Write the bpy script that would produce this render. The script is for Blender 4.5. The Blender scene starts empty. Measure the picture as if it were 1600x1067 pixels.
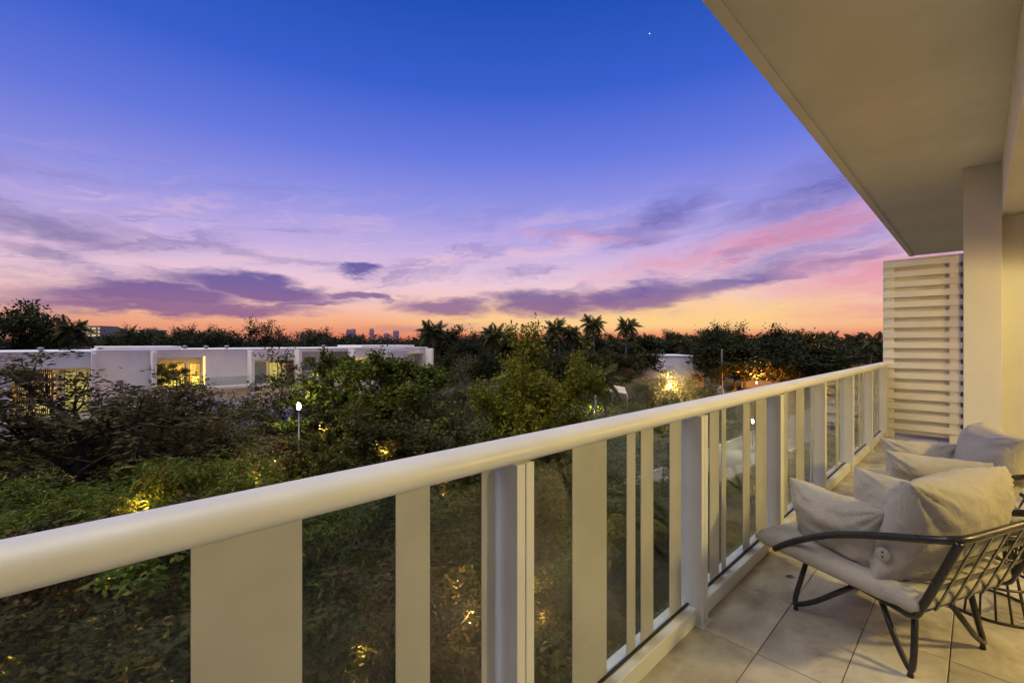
import bpy, math, random
import numpy as np
from mathutils import Vector, Matrix, noise as mnoise

# ------------------------------------------------------------------ camera
R = math.radians
C = bpy.context.scene.collection
sc = bpy.context.scene
F, CX, CY = 711.0, 800.0, 535.0          # focal length and vanishing line, in photo pixels (1600 wide)
A = R(45.75)                             # the railing runs along +Y; the camera looks 45.75 deg to its left
EYE = Vector((0, 0, 1.38))
FW = Vector((-math.sin(A), math.cos(A), 0)); RT = Vector((math.cos(A), math.sin(A), 0))
GZ = -8.1                                # garden level; balcony floor is z = 0
cam = bpy.data.cameras.new('camera'); cam.sensor_width = 36; cam.lens = 36*F/1600
cam.shift_y = (535-533.5)/1600; cam.clip_end = 20000; cam.clip_start = .05
co = bpy.data.objects.new('camera', cam); C.objects.link(co)
co.location = EYE; co.rotation_euler = (R(90), 0, A); sc.camera = co

def ray(px, py):
    return FW + RT*((px-CX)/F) + Vector((0, 0, 1))*((CY-py)/F)
def at_x(px, py, X):
    d = ray(px, py); return EYE + d*(X/d.x)
def at_z(px, py, Z):
    d = ray(px, py); return EYE + d*((Z-EYE.z)/d.z)
def at_d(px, py, D):
    return EYE + ray(px, py)*D

sc.view_settings.view_transform = 'Standard'; sc.view_settings.look = 'None'
sc.view_settings.exposure = 0.0; sc.view_settings.gamma = 1.0
sc.cycles.use_denoising = True
sc.cycles.max_bounces = 5; sc.cycles.diffuse_bounces = 3; sc.cycles.glossy_bounces = 3; sc.cycles.transparent_max_bounces = 14
sc.cycles.use_adaptive_sampling = True; sc.cycles.adaptive_threshold = .02
sc.cycles.caustics_reflective = False; sc.cycles.caustics_refractive = False
sc.cycles.sample_clamp_indirect = 4.0

def lin(c):
    return tuple((x/255/12.92 if x/255 <= .04045 else ((x/255+.055)/1.055)**2.4) for x in c)

# ------------------------------------------------------------------ sky
class G:
    def __init__(s, tree): s.t = tree
    def n(s, typ, **kw):
        n = s.t.nodes.new(typ)
        for k, v in kw.items(): setattr(n, k, v)
        return n
    def set(s, sock, v):
        if hasattr(v, 'is_output'): s.t.links.new(v, sock)
        elif v is not None: sock.default_value = v
    def m(s, op, a, b=None, c=None, clamp=False):
        n = s.n('ShaderNodeMath', operation=op, use_clamp=clamp)
        for i, v in enumerate((a, b, c)):
            if v is not None: s.set(n.inputs[i], v)
        return n.outputs[0]
    def v(s, op, a, b=None):
        n = s.n('ShaderNodeVectorMath', operation=op)
        s.set(n.inputs[0], a)
        if b is not None: s.set(n.inputs[1], b)
        return n.outputs['Value'] if op in ('DOT_PRODUCT', 'LENGTH') else n.outputs[0]
    def comb(s, x, y, z=0.0):
        n = s.n('ShaderNodeCombineXYZ')
        for i, v in enumerate((x, y, z)): s.set(n.inputs[i], v)
        return n.outputs[0]
    def rng(s, x, a, b, c=0.0, d=1.0, smooth=True):
        n = s.n('ShaderNodeMapRange', interpolation_type='SMOOTHSTEP' if smooth else 'LINEAR')
        for i, v in enumerate((x, a, b, c, d)): s.set(n.inputs[i], v)
        return n.outputs[0]
    def mix(s, f, a, b, blend='MIX'):
        n = s.n('ShaderNodeMix', data_type='RGBA', blend_type=blend, clamp_factor=True)
        s.set(n.inputs[0], f)
        for i, v in ((6, a), (7, b)):
            s.set(n.inputs[i], v if hasattr(v, 'is_output') else (*v[:3], 1))
        return n.outputs[2]
    def noise(s, vec, scale=1.0, detail=4.0, rough=.55, dist=0.0, col=False):
        n = s.n('ShaderNodeTexNoise')
        if vec is not None: s.set(n.inputs['Vector'], vec)
        n.inputs['Scale'].default_value = scale; n.inputs['Detail'].default_value = detail
        n.inputs['Roughness'].default_value = rough; n.inputs['Distortion'].default_value = dist
        return n.outputs['Color' if col else 'Fac']
    def ramp(s, x, stops):
        n = s.n('ShaderNodeValToRGB'); s.set(n.inputs[0], x)
        e = n.color_ramp.elements
        while len(e) < len(stops): e.new(.5)
        for q, (p, c) in zip(e, stops): q.position = p; q.color = (*c[:3], 1)
        return n.outputs[0]

def azel(px, py):
    u, v = (px-CX)/F, (CY-py)/F
    return math.degrees(math.atan(u)), math.degrees(math.atan(v/math.sqrt(1+u*u)))

w = bpy.data.worlds.new('World'); sc.world = w; w.use_nodes = True
w.node_tree.nodes.clear()
g = G(w.node_tree)
tc = g.n('ShaderNodeTexCoord').outputs['Generated']
dirn = g.v('NORMALIZE', tc)
zc = g.v('DOT_PRODUCT', dirn, (0, 0, 1))
fx = g.v('DOT_PRODUCT', dirn, tuple(FW)); rx_ = g.v('DOT_PRODUCT', dirn, tuple(RT))
el = g.m('MULTIPLY', g.m('ARCSINE', zc), 57.2958)
az = g.m('MULTIPLY', g.m('ARCTAN2', rx_, fx), 57.2958)
P = g.comb(az, el)
# warping of cloud outlines
wn = g.noise(g.v('MULTIPLY', P, (.11, .42, 1)), 1.0, 4, .62, col=True)
wn2 = g.noise(g.v('MULTIPLY', P, (.45, 1.6, 1)), 1.0, 4, .65, col=True)
PW = g.v('ADD', P, g.v('MULTIPLY', g.v('SUBTRACT', wn, (.5, .5, .5)), (9.0, 3.6, 0)))
PW = g.v('ADD', PW, g.v('MULTIPLY', g.v('SUBTRACT', wn2, (.5, .5, .5)), (3.4, 1.25, 0)))
base = g.ramp(g.m('DIVIDE', el, 90, clamp=True), [
    (0.0, lin((216, 128, 108))), (1.1/90, lin((230, 146, 114))), (2.6/90, lin((246, 176, 134))),
    (4.6/90, lin((246, 200, 190))), (7.2/90, lin((236, 202, 216))), (11/90, lin((200, 178, 226))),
    (16/90, lin((150, 150, 228))), (22/90, lin((104, 122, 222))), (29/90, lin((58, 96, 206))),
    (37/90, lin((34, 80, 180))), (60/90, lin((22, 62, 160))), (1.0, lin((16, 48, 135)))])
# afterglow: stronger round the sunset azimuth, fading to a dim blue-grey opposite it
SUNAZ = R(17)
sd = FW*math.cos(SUNAZ) + RT*math.sin(SUNAZ)
glow = g.v('DOT_PRODUCT', dirn, tuple(sd))
side = g.rng(g.m('COSINE', g.m('MULTIPLY', g.m('SUBTRACT', az, 17), .0174533)), -.3, .85)
low = g.rng(el, 14, 2)
away = g.mix(low, lin((52, 84, 184)), lin((140, 110, 150)))
sky = g.mix(g.m('MULTIPLY', g.m('SUBTRACT', 1.0, side), .40), base, away)
hot = g.m('MULTIPLY', g.rng(glow, .80, 1.0), g.m('MULTIPLY', g.rng(el, 7.5, 3.0), g.rng(el, -.3, 2.2)))
sky = g.mix(g.m('MULTIPLY', hot, .85), sky, lin((255, 212, 142)))
red = g.m('MULTIPLY', g.rng(glow, .6, .98), g.rng(el, 2.2, .2))
sky = g.mix(g.m('MULTIPLY', red, .6), sky, lin((234, 108, 78)))

def blob(px, py, rx, ry, tilt=0, soft=.55, warp=True):
    """a cloud as an ellipse of directions; centre and radii given as seen in the photograph"""
    a0, e0 = azel(px, py); a1, _ = azel(px+rx, py); _, e1 = azel(px, py-ry)
    ra, re = a1-a0, e1-e0
    c, s = math.cos(R(tilt)), math.sin(R(tilt))
    p = PW if warp else P
    q1 = g.m('ADD', g.v('DOT_PRODUCT', p, (c/ra, s/ra, 0)), -(a0*c+e0*s)/ra)
    q2 = g.m('ADD', g.v('DOT_PRODUCT', p, (-s/re, c/re, 0)), -(-a0*s+e0*c)/re)
    return g.rng(g.v('LENGTH', g.comb(q1, q2)), 1.0+soft*.3, 1.0-soft)
def union(items):
    out = None
    for (k, b) in items:
        b = g.m('MULTIPLY', b, k)
        out = b if out is None else g.m('MAXIMUM', out, b)
    return out
# thin high streaks, everywhere between 4 and 26 degrees
cs, sn = math.cos(R(9)), math.sin(R(9))
PS = g.comb(g.v('DOT_PRODUCT', PW, (cs*.06, sn*.06, 0)), g.v('DOT_PRODUCT', PW, (-sn*.40, cs*.40, 0)), 3.7)
st = g.noise(PS, 1.0, 4, .6, .35)
st2 = g.noise(g.v('ADD', PS, (7.3, 2.1, 5.0)), 1.5, 4, .62, .5)
sm = g.m('MULTIPLY', g.rng(el, 2.0, 6.0), g.rng(el, 20, 9))
sky = g.mix(g.m('MULTIPLY', g.m('MULTIPLY', g.rng(st, .47, .70), sm), .6), sky, lin((124, 112, 180)))
sky = g.mix(g.m('MULTIPLY', g.m('MULTIPLY', g.rng(st2, .48, .72), sm), .55), sky, lin((240, 196, 214)))
# rose streaks towards the sunset's right
pk = union([(1.0, blob(1260, 358, 260, 30, 9, .95)), (.95, blob(1350, 425, 260, 50, 5, .95)),
            (.7, blob(1100, 400, 230, 30, 8, .95)), (.45, blob(900, 372, 150, 9, -6, .9)), (.75, blob(1350, 490, 170, 30, 2, .95))])
pk = g.m('MULTIPLY', pk, g.rng(st2, .30, .62, .45, 1.0))
sky = g.mix(g.m('MULTIPLY', pk, .75), sky, lin((226, 140, 160)))
pu = union([(.95, blob(1290, 290, 250, 50, 14, .95)), (.8, blob(1040, 340, 120, 34, 20, .95)), (.8, blob(1250, 395, 240, 16, 7, .9))])
sky = g.mix(g.m('MULTIPLY', pu, g.rng(st, .32, .62, .35, .9)), sky, lin((96, 92, 170)))
# veils upper left
vl = union([(.8, blob(70, 352, 200, 22, -5, .95)), (.6, blob(60, 388, 120, 12, -8, .9)), (.45, blob(330, 385, 260, 10, -6, .95)),
            (.6, blob(60, 470, 170, 26, 0, .95))])
sky = g.mix(g.m('MULTIPLY', vl, .75), sky, lin((92, 92, 148)))
# the dark violet cloud banks
dk = union([(.95, blob(240, 458, 170, 27, -1, .55)), (.95, blob(400, 450, 160, 23, -5, .55)), (.9, blob(310, 480, 235, 15, 0, .6)),
            (.85, blob(480, 474, 90, 9, 6, .6)), (.85, blob(560, 461, 66, 7, -5, .6)), (.9, blob(566, 418, 44, 10, 9, .6)),
            (.85, blob(690, 481, 88, 20, 0, .6)), (.9, blob(850, 473, 110, 26, -3, .6)), (.88, blob(985, 464, 170, 25, 5, .65)),
            (.8, blob(1130, 444, 160, 20, 9, .75)), (.5, blob(1330, 405, 130, 10, 8, .9)), (.35, blob(660, 512, 120, 7, 0, .9))])
tone = g.mix(g.rng(el, 3.0, 8.5), lin((134, 94, 142)), lin((86, 82, 158)))
sky = g.mix(g.m('MULTIPLY', dk, .97), sky, tone)
# the evening star
a0, e0 = azel(1015, 53)
sdir = ray(1015, 53).normalized()
star = g.rng(g.v('LENGTH', g.v('SUBTRACT', dirn, tuple(sdir))), .0011, .0007)
sky = g.mix(star, sky, (1.6, 1.5, 1.35))
bg = g.n('ShaderNodeBackground'); g.set(bg.inputs[0], sky); bg.inputs[1].default_value = 1.0
g.t.links.new(bg.outputs[0], g.n('ShaderNodeOutputWorld').inputs[0])

# broad soft fill, added from high above to lift the dim foreground
fill_sun = bpy.data.lights.new('fill_sun', 'SUN'); fill_sun.energy = 3.6; fill_sun.angle = R(60); fill_sun.color = (1.0, .915, .72)
so = bpy.data.objects.new('fill_sun', fill_sun); C.objects.link(so); so.rotation_euler = Vector((-.16, -.30, .92)).to_track_quat('Z', 'Y').to_euler()

# ------------------------------------------------------------------ mesh helpers
class MB:
    def __init__(s): s.v = []; s.f = []; s.sm = []
    def add(s, vs, fs, smooth=False):
        o = len(s.v); s.v += [tuple(p) for p in vs]; s.f += [tuple(i+o for i in f) for f in fs]; s.sm += [smooth]*len(fs); return s
    def box(s, x0, x1, y0, y1, z0, z1, ch=0.0):
        if ch <= 0:
            vs = [(x, y, z) for z in (z0, z1) for y in (y0, y1) for x in (x0, x1)]
            return s.add(vs, [(0, 2, 3, 1), (4, 5, 7, 6), (0, 1, 5, 4), (2, 6, 7, 3), (0, 4, 6, 2), (1, 3, 7, 5)])
        vs = []                                     # chamfered on every edge: 24 vertices
        X, Y, Z = (x0, x1), (y0, y1), (z0, z1)
        idx = {}
        for i in (0, 1):
            for j in (0, 1):
                for k in (0, 1):
                    sx, sy, sz = (1-2*i)*ch, (1-2*j)*ch, (1-2*k)*ch
                    for a, p in (('x', (X[i], Y[j]+sy, Z[k]+sz)), ('y', (X[i]+sx, Y[j], Z[k]+sz)), ('z', (X[i]+sx, Y[j]+sy, Z[k]))):
                        idx[(i, j, k, a)] = len(vs); vs.append(p)
        fs = []
        q = lambda *t: fs.append(tuple(idx[x] for x in t))
        for i in (0, 1):
            q((i,0,0,'x'),(i,1,0,'x'),(i,1,1,'x'),(i,0,1,'x')); q((0,i,0,'y'),(1,i,0,'y'),(1,i,1,'y'),(0,i,1,'y')); q((0,0,i,'z'),(1,0,i,'z'),(1,1,i,'z'),(0,1,i,'z'))
            for j in (0, 1):
                q((i,j,0,'x'),(i,j,1,'x'),(i,j,1,'y'),(i,j,0,'y')); q((i,0,j,'x'),(i,1,j,'x'),(i,1,j,'z'),(i,0,j,'z')); q((0,i,j,'y'),(1,i,j,'y'),(1,i,j,'z'),(0,i,j,'z'))
                for k in (0, 1): q((i,j,k,'x'),(i,j,k,'y'),(i,j,k,'z'))
        return s.add(vs, fs)
    def tube(s, pts, rad, sides=8, cap=True):
        pts = [Vector(p) for p in pts]; n = len(pts)
        if not hasattr(rad, '__len__'): rad = [rad]*n
        up = Vector((0, 0, 1)); vs = []; prev = None
        for i, p in enumerate(pts):
            t = (pts[min(i+1, n-1)]-pts[max(i-1, 0)])
            t = t.normalized() if t.length > 1e-9 else Vector((0, 0, 1))
            if prev is None:
                a = up if abs(t.z) < .95 else Vector((1, 0, 0)); prev = (a - t*a.dot(t)).normalized()
            else:
                prev = prev - t*prev.dot(t); prev = prev.normalized() if prev.length > 1e-6 else t.orthogonal().normalized()
            b = t.cross(prev)
            for k in range(sides):
                an = 2*math.pi*k/sides
                vs.append(p + (prev*math.cos(an)+b*math.sin(an))*rad[i])
        fs = [(i*sides+k, i*sides+(k+1) % sides, (i+1)*sides+(k+1) % sides, (i+1)*sides+k) for i in range(n-1) for k in range(sides)]
        if cap: fs += [tuple(range(sides-1, -1, -1)), tuple(range((n-1)*sides, n*sides))]
        return s.add(vs, fs, True)
    def lathe(s, prof, sides=24, c=(0, 0, 0)):
        vs = [(c[0]+r*math.cos(2*math.pi*k/sides), c[1]+r*math.sin(2*math.pi*k/sides), c[2]+z) for r, z in prof for k in range(sides)]
        fs = [(i*sides+k, i*sides+(k+1) % sides, (i+1)*sides+(k+1) % sides, (i+1)*sides+k) for i in range(len(prof)-1) for k in range(sides)]
        fs += [tuple(range(sides-1, -1, -1)), tuple(range((len(prof)-1)*sides, len(prof)*sides))]
        return s.add(vs, fs, True)
    def prism(s, poly, axis, a0, a1):
        """poly: 2-D points, extruded along axis 0/1/2"""
        def p3(p, a):
            q = list(p); q.insert(axis, a); return tuple(q)
        n = len(poly); vs = [p3(p, a0) for p in poly]+[p3(p, a1) for p in poly]
        return s.add(vs, [tuple(range(n-1, -1, -1)), tuple(range(n, 2*n))]+[(i, (i+1) % n, n+(i+1) % n, n+i) for i in range(n)])
    def mesh(s, name, m):
        me = bpy.data.meshes.new(name); me.from_pydata(s.v, [], s.f)
        me.polygons.foreach_set('use_smooth', s.sm); me.materials.append(m)
        import bmesh
        b = bmesh.new(); b.from_mesh(me); bmesh.ops.recalc_face_normals(b, faces=b.faces); b.to_mesh(me); b.free()
        me.update(); return me
def link(name, me, parent=None, loc=None, rot=None, scale=None):
    o = bpy.data.objects.new(name, me); C.objects.link(o)
    if parent is not None: o.parent = parent
    if loc is not None: o.location = loc
    if rot is not None: o.rotation_euler = rot
    if scale is not None: o.scale = scale
    return o
def obj(name, mb, m, parent=None, **kw): return link(name, mb.mesh(name, m), parent, **kw)
def tag(o, label, cat, group=None):
    o['label'] = label; o['category'] = cat
    if group: o['group'] = group
    return o
def thing(name, label, cat, loc=(0, 0, 0), rotz=0, group=None, scale=1.0):
    o = link(name, None, loc=loc, rot=(0, 0, rotz))
    o.scale = scale if hasattr(scale, '__len__') else (scale,)*3
    return tag(o, label, cat, group)
def struct(o): o['kind'] = 'structure'; return o

# ------------------------------------------------------------------ materials
def new_mat(name):
    m = bpy.data.materials.new(name); m.use_nodes = True; m.node_tree.nodes.clear()
    return m, G(m.node_tree)
def finish(gg, sh, disp=None):
    o = gg.n('ShaderNodeOutputMaterial'); gg.t.links.new(sh, o.inputs[0])
def principled(gg, col, rough=.6, metal=0.0, normal=None, spec=.5):
    b = gg.n('ShaderNodeBsdfPrincipled'); gg.set(b.inputs['Base Color'], col if hasattr(col, 'is_output') else (*col[:3], 1))
    gg.set(b.inputs['Roughness'], rough); b.inputs['Metallic'].default_value = metal
    b.inputs['Specular IOR Level'].default_value = spec
    if normal is not None: gg.set(b.inputs['Normal'], normal)
    return b.outputs[0]
def bump(gg, h, strength=.3, dist=.01):
    n = gg.n('ShaderNodeBump'); n.inputs['Strength'].default_value = strength; n.inputs['Distance'].default_value = dist
    gg.set(n.inputs['Height'], h); return n.outputs[0]
def simple(name, c, rough=.6, var=.12, scale=6.0, metal=0.0, bmp=0.0, bscale=80.0, spec=.5, rand=0.0):
    m, gg = new_mat(name)
    pos = gg.n('ShaderNodeNewGeometry').outputs['Position']
    f = gg.noise(pos, scale, 6, .6)
    k = gg.rng(f, .25, .75, 1-var, 1+var, False)
    if rand:
        k = gg.m('MULTIPLY', k, gg.rng(gg.n('ShaderNodeObjectInfo').outputs['Random'], 0, 1, 1-rand, 1+rand, False))
    hs = gg.n('ShaderNodeHueSaturation'); gg.set(hs.inputs['Value'], k); hs.inputs['Color'].default_value = (*c, 1)
    nm = bump(gg, gg.noise(pos, bscale, 4, .6), bmp, .004) if bmp else None
    rr = gg.rng(gg.noise(pos, scale*3, 4), .3, .7, rough-.08, rough+.08, False)
    finish(gg, principled(gg, hs.outputs[0], rr, metal, nm, spec)); return m
def emitter(name, c, k, noise_scale=None, lo=.5):
    m, gg = new_mat(name)
    e = gg.n('ShaderNodeEmission'); e.inputs[0].default_value = (*c, 1); e.inputs[1].default_value = k
    if noise_scale:
        pos = gg.n('ShaderNodeNewGeometry').outputs['Position']
        gg.set(e.inputs[1], gg.rng(gg.noise(gg.v('MULTIPLY', pos, (1, 3.2, .5)), noise_scale, 3), .35, .65, k*lo, k, False))
    finish(gg, e.outputs[0]); return m
def glass_mat(name, tint, lo=.05, hi=.75, rough=.02, power=3.0):
    m, gg = new_mat(name)
    lw = gg.n('ShaderNodeLayerWeight'); lw.inputs[0].default_value = .5
    fac = gg.m('ADD', gg.m('MULTIPLY', gg.m('POWER', lw.outputs['Facing'], power), hi), lo, clamp=True)
    tr = gg.n('ShaderNodeBsdfTransparent'); tr.inputs[0].default_value = (*tint, 1)
    gl = gg.n('ShaderNodeBsdfGlossy'); gl.inputs['Roughness'].default_value = rough; gl.inputs[0].default_value = (.9, .9, .9, 1)
    mx = gg.n('ShaderNodeMixShader'); gg.set(mx.inputs[0], fac)
    gg.t.links.new(tr.outputs[0], mx.inputs[1]); gg.t.links.new(gl.outputs[0], mx.inputs[2])
    finish(gg, mx.outputs[0]); return m
def frosted_mat():
    m, gg = new_mat('frosted glass')
    pos = gg.n('ShaderNodeNewGeometry').outputs['Position']
    c = gg.mix(gg.rng(gg.noise(pos, 3, 4), .35, .65), (.60, .60, .55), (.68, .68, .63))
    d = gg.n('ShaderNodeBsdfPrincipled'); gg.set(d.inputs['Base Color'], c); d.inputs['Roughness'].default_value = .35
    t = gg.n('ShaderNodeBsdfTranslucent'); gg.set(t.inputs[0], c)
    mx = gg.n('ShaderNodeMixShader'); mx.inputs[0].default_value = .40
    gg.t.links.new(d.outputs[0], mx.inputs[1]); gg.t.links.new(t.outputs[0], mx.inputs[2])
    finish(gg, mx.outputs[0]); return m
def leaf_mat(name, ca, cb, cc=None, transl=.3, rough=.55):
    """ca..cb: spread of leaf colours, cc: a few odd leaves; 'tint' is a random number per leaf"""
    m, gg = new_mat(name)
    at = gg.n('ShaderNodeAttribute'); at.attribute_name = 'tint'
    ob = gg.n('ShaderNodeObjectInfo').outputs['Random']
    c = gg.mix(at.outputs['Fac'], ca, cb)
    if cc: c = gg.mix(gg.rng(at.outputs['Fac'], .88, .93), c, cc)
    hs = gg.n('ShaderNodeHueSaturation'); gg.set(hs.inputs['Color'], c)
    gg.set(hs.inputs['Value'], gg.rng(ob, 0, 1, .8, 1.2, False)); gg.set(hs.inputs['Hue'], gg.rng(ob, 0, 1, .488, .512, False))
    p = gg.n('ShaderNodeBsdfPrincipled'); gg.set(p.inputs['Base Color'], hs.outputs[0]); p.inputs['Roughness'].default_value = rough
    p.inputs['Specular IOR Level'].default_value = .12
    t = gg.n('ShaderNodeBsdfTranslucent'); gg.set(t.inputs[0], hs.outputs[0])
    mx = gg.n('ShaderNodeMixShader'); mx.inputs[0].default_value = transl
    gg.t.links.new(p.outputs[0], mx.inputs[1]); gg.t.links.new(t.outputs[0], mx.inputs[2])
    finish(gg, mx.outputs[0]); return m
def tile_mat():
    m, gg = new_mat('limestone tile')
    pos = gg.n('ShaderNodeNewGeometry').outputs['Position']
    rnd = gg.n('ShaderNodeObjectInfo').outputs['Random']
    sh = gg.v('ADD', pos, gg.comb(gg.m('MULTIPLY', rnd, 40), gg.m('MULTIPLY', rnd, 23), 0))
    n1 = gg.noise(gg.v('MULTIPLY', sh, (2.6, 1.3, 1)), 1.8, 8, .62, .8)
    n2 = gg.noise(sh, 14, 6, .7)
    c = gg.ramp(n1, [(.30, (.34, .31, .27)), (.47, (.48, .45, .405)), (.68, (.61, .58, .535))])
    c = gg.mix(gg.m('MULTIPLY', gg.rng(n2, .52, .75), .4), c, (.30, .24, .17))
    n3 = gg.noise(pos, 2.3, 5, .6, .4)                        # foot-worn dirt
    c = gg.mix(gg.m('MULTIPLY', gg.rng(n3, .50, .70), .6), c, (.20, .165, .13))
    hs = gg.n('ShaderNodeHueSaturation'); gg.set(hs.inputs['Color'], c); gg.set(hs.inputs['Value'], gg.rng(rnd, 0, 1, .9, 1.1, False))
    rr = gg.rng(gg.noise(pos, 5, 4), .3, .7, .42, .62, False)
    finish(gg, principled(gg, hs.outputs[0], rr, 0, bump(gg, n2, .12, .004), .4)); return m
def fabric_mat():
    m, gg = new_mat('grey canvas')
    t = gg.n('ShaderNodeTexCoord').outputs['Object']
    wv = gg.noise(gg.v('MULTIPLY', t, (420, 420, 420)), 1.0, 2, .5)
    n = gg.noise(t, 5, 5, .6)
    c = gg.mix(gg.rng(n, .3, .7), (.385, .365, .335), (.46, .435, .40))
    cr = gg.noise(gg.v('MULTIPLY', t, (9, 9, 9)), 1.0, 3, .55, 1.6)
    h = gg.m('ADD', gg.m('MULTIPLY', wv, .06), gg.m('MULTIPLY', cr, .9))
    b = gg.n('ShaderNodeBsdfPrincipled'); gg.set(b.inputs['Base Color'], c); b.inputs['Roughness'].default_value = .85
    b.inputs['Sheen Weight'].default_value = .15; b.inputs['Specular IOR Level'].default_value = .2
    gg.set(b.inputs['Normal'], bump(gg, h, .55, .02))
    finish(gg, b.outputs[0]); return m

M = {}
M['white_metal'] = simple('white powder coat', (.725, .735, .75), .42, .08, 3, bmp=.05, bscale=300)
M['screen'] = simple('cream painted slat', (.70, .675, .60), .5, .06, 3, bmp=.04, bscale=200, rand=.05)
M['stucco'] = simple('painted plaster', (.68, .675, .665), .75, .10, 1.1, bmp=.2, bscale=120)
M['gasket'] = simple('black rubber', (.02, .02, .02), .6)
M['grout'] = simple('grout', (.16, .13, .10), .85, .2, 9)
M['tile'] = tile_mat()
M['glass'] = glass_mat('balcony glass', (.84, .87, .85), .03, .60, .03, 3.0)
M['frost'] = frosted_mat()
M['fabric'] = fabric_mat()
M['iron'] = simple('black painted steel', (.022, .020, .018), .34, .2, 20, spec=.6)
M['button'] = simple('dark stud', (.03, .03, .03), .4)
M['house'] = simple('white stucco', (.80, .765, .69), .8, .07, .6, bmp=.05, bscale=20)
M['house_grey'] = simple('pale grey stucco', (.50, .52, .53), .8, .07, .6)
M['taupe'] = simple('taupe panel', (.34, .31, .26), .7, .1, .8)
M['roofing'] = simple('roof membrane', (.62, .63, .66), .7, .1, .8)
M['brown_slat'] = simple('brown timber slat', (.10, .065, .04), .6, .2, 2, rand=.15)
M['red_wood'] = simple('red cedar board', (.20, .075, .03), .6, .2, 3, rand=.15)
M['alu'] = simple('grey aluminium', (.25, .25, .25), .4, .1, 3)
M['pane'] = glass_mat('window glass', (.85, .88, .85), .06, .5, .02)
M['tile_roof'] = simple('clay tile roof', (.28, .18, .12), .8, .25, 1.5)
M['sand'] = simple('tan canopy', (.50, .42, .30), .85, .12, 1)
M['asphalt'] = simple('asphalt', (.05, .05, .052), .85, .25, 3)
M['paving'] = simple('pale paving', (.20, .185, .155), .8, .15, 2)
M['kerb'] = simple('concrete', (.35, .34, .32), .85, .15, 3)
M['soil'] = simple('lawn and mulch', (.045, .050, .018), .95, .5, .35)
M['bark'] = simple('bark', (.050, .038, .026), .9, .35, 6, bmp=.5, bscale=30)
M['palm_bark'] = simple('palm bark', (.16, .14, .11), .9, .3, 4, bmp=.4, bscale=20)
M['pole'] = simple('weathered timber pole', (.11, .10, .09), .9, .2, 3)
M['tower'] = simple('haze-pink tower concrete', (.60, .40, .40), .8, .08, .01)  # pink of distant haze put into the wall colour; no air is built
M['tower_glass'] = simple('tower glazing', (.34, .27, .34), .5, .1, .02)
M['warm_win'] = emitter('lit room', (1.0, .50, .09), 2.4, .9, .4)
M['warm_bright'] = emitter('lit lamp-side room', (1.0, .66, .12), 5.0, 2.0, .5)
M['yellow_win'] = emitter('lit curtain', (1.0, .72, .20), 1.1, 1.2, .6)
M['bulb_warm'] = emitter('warm bulb', (1.0, .70, .32), 30)
M['bulb_amber'] = emitter('amber bulb', (1.0, .62, .2), 12)
M['bulb_white'] = emitter('white bulb', (1.0, .93, .75), 40)
M['bulb_orange'] = emitter('sodium bulb', (1.0, .50, .12), 30)
M['room'] = simple('room paint', (.75, .70, .60), .8, .04, 1)
M['oak'] = simple('oak floor', (.32, .20, .10), .5, .2, 2)
M['leaf_dark'] = leaf_mat('dark leaves', (.024, .032, .006), (.075, .085, .016), (.14, .09, .03))
M['leaf_brown'] = leaf_mat('bronze leaves', (.030, .026, .008), (.088, .070, .022), (.16, .08, .04))
M['leaf_green'] = leaf_mat('green leaves', (.040, .066, .006), (.130, .160, .016), (.17, .11, .03))
M['leaf_olive'] = leaf_mat('yellow-green leaves', (.100, .120, .008), (.25, .240, .018), (.20, .16, .03), .35)
M['leaf_grey'] = leaf_mat('grey-green leaves', (.070, .068, .030), (.125, .115, .055), None)
M['leaf_red'] = leaf_mat('red blossom leaves', (.11, .045, .025), (.19, .060, .045), (.07, .08, .02))
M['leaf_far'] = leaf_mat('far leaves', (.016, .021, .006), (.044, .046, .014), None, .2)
M['leaf_palm'] = leaf_mat('palm leaflets', (.036, .042, .012), (.085, .088, .026), None, .3)
M['hedge'] = leaf_mat('hedge leaves', (.05, .075, .010), (.12, .15, .02), None, .3)

def lamp(name, loc, power, col, parent=None, radius=.06):
    l = bpy.data.lights.new(name, 'POINT'); l.energy = power; l.color = col; l.shadow_soft_size = radius
    return link(name, l, parent, loc=loc)
WARM = (1.0, .66, .26)

# ------------------------------------------------------------------ terrain
gm = MB(); gm.add([(-9000, -9000, GZ), (9000, -9000, GZ), (9000, 9000, GZ), (-9000, 9000, GZ)], [(0, 1, 2, 3)])
struct(obj('ground', gm, M['soil']))
dm = MB(); dm.add([(-16.5, -40, GZ+.012), (-11.5, -40, GZ+.012), (-11.5, 130, GZ+.012), (-16.5, 130, GZ+.012)], [(0, 1, 2, 3)])
struct(obj('driveway', dm, M['paving']))
for xx in (-16.7, -11.5):
    struct(obj('kerb', MB().box(xx, xx+.2, -40, 130, GZ-.1, GZ+.12, .02), M['kerb']))
rm = MB(); rm.add([(-130, 92, GZ+.008), (-17.2, 92, GZ+.008), (-17.2, 102, GZ+.008), (-130, 102, GZ+.008)], [(0, 1, 2, 3)])
struct(obj('road', rm, M['asphalt']))

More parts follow.
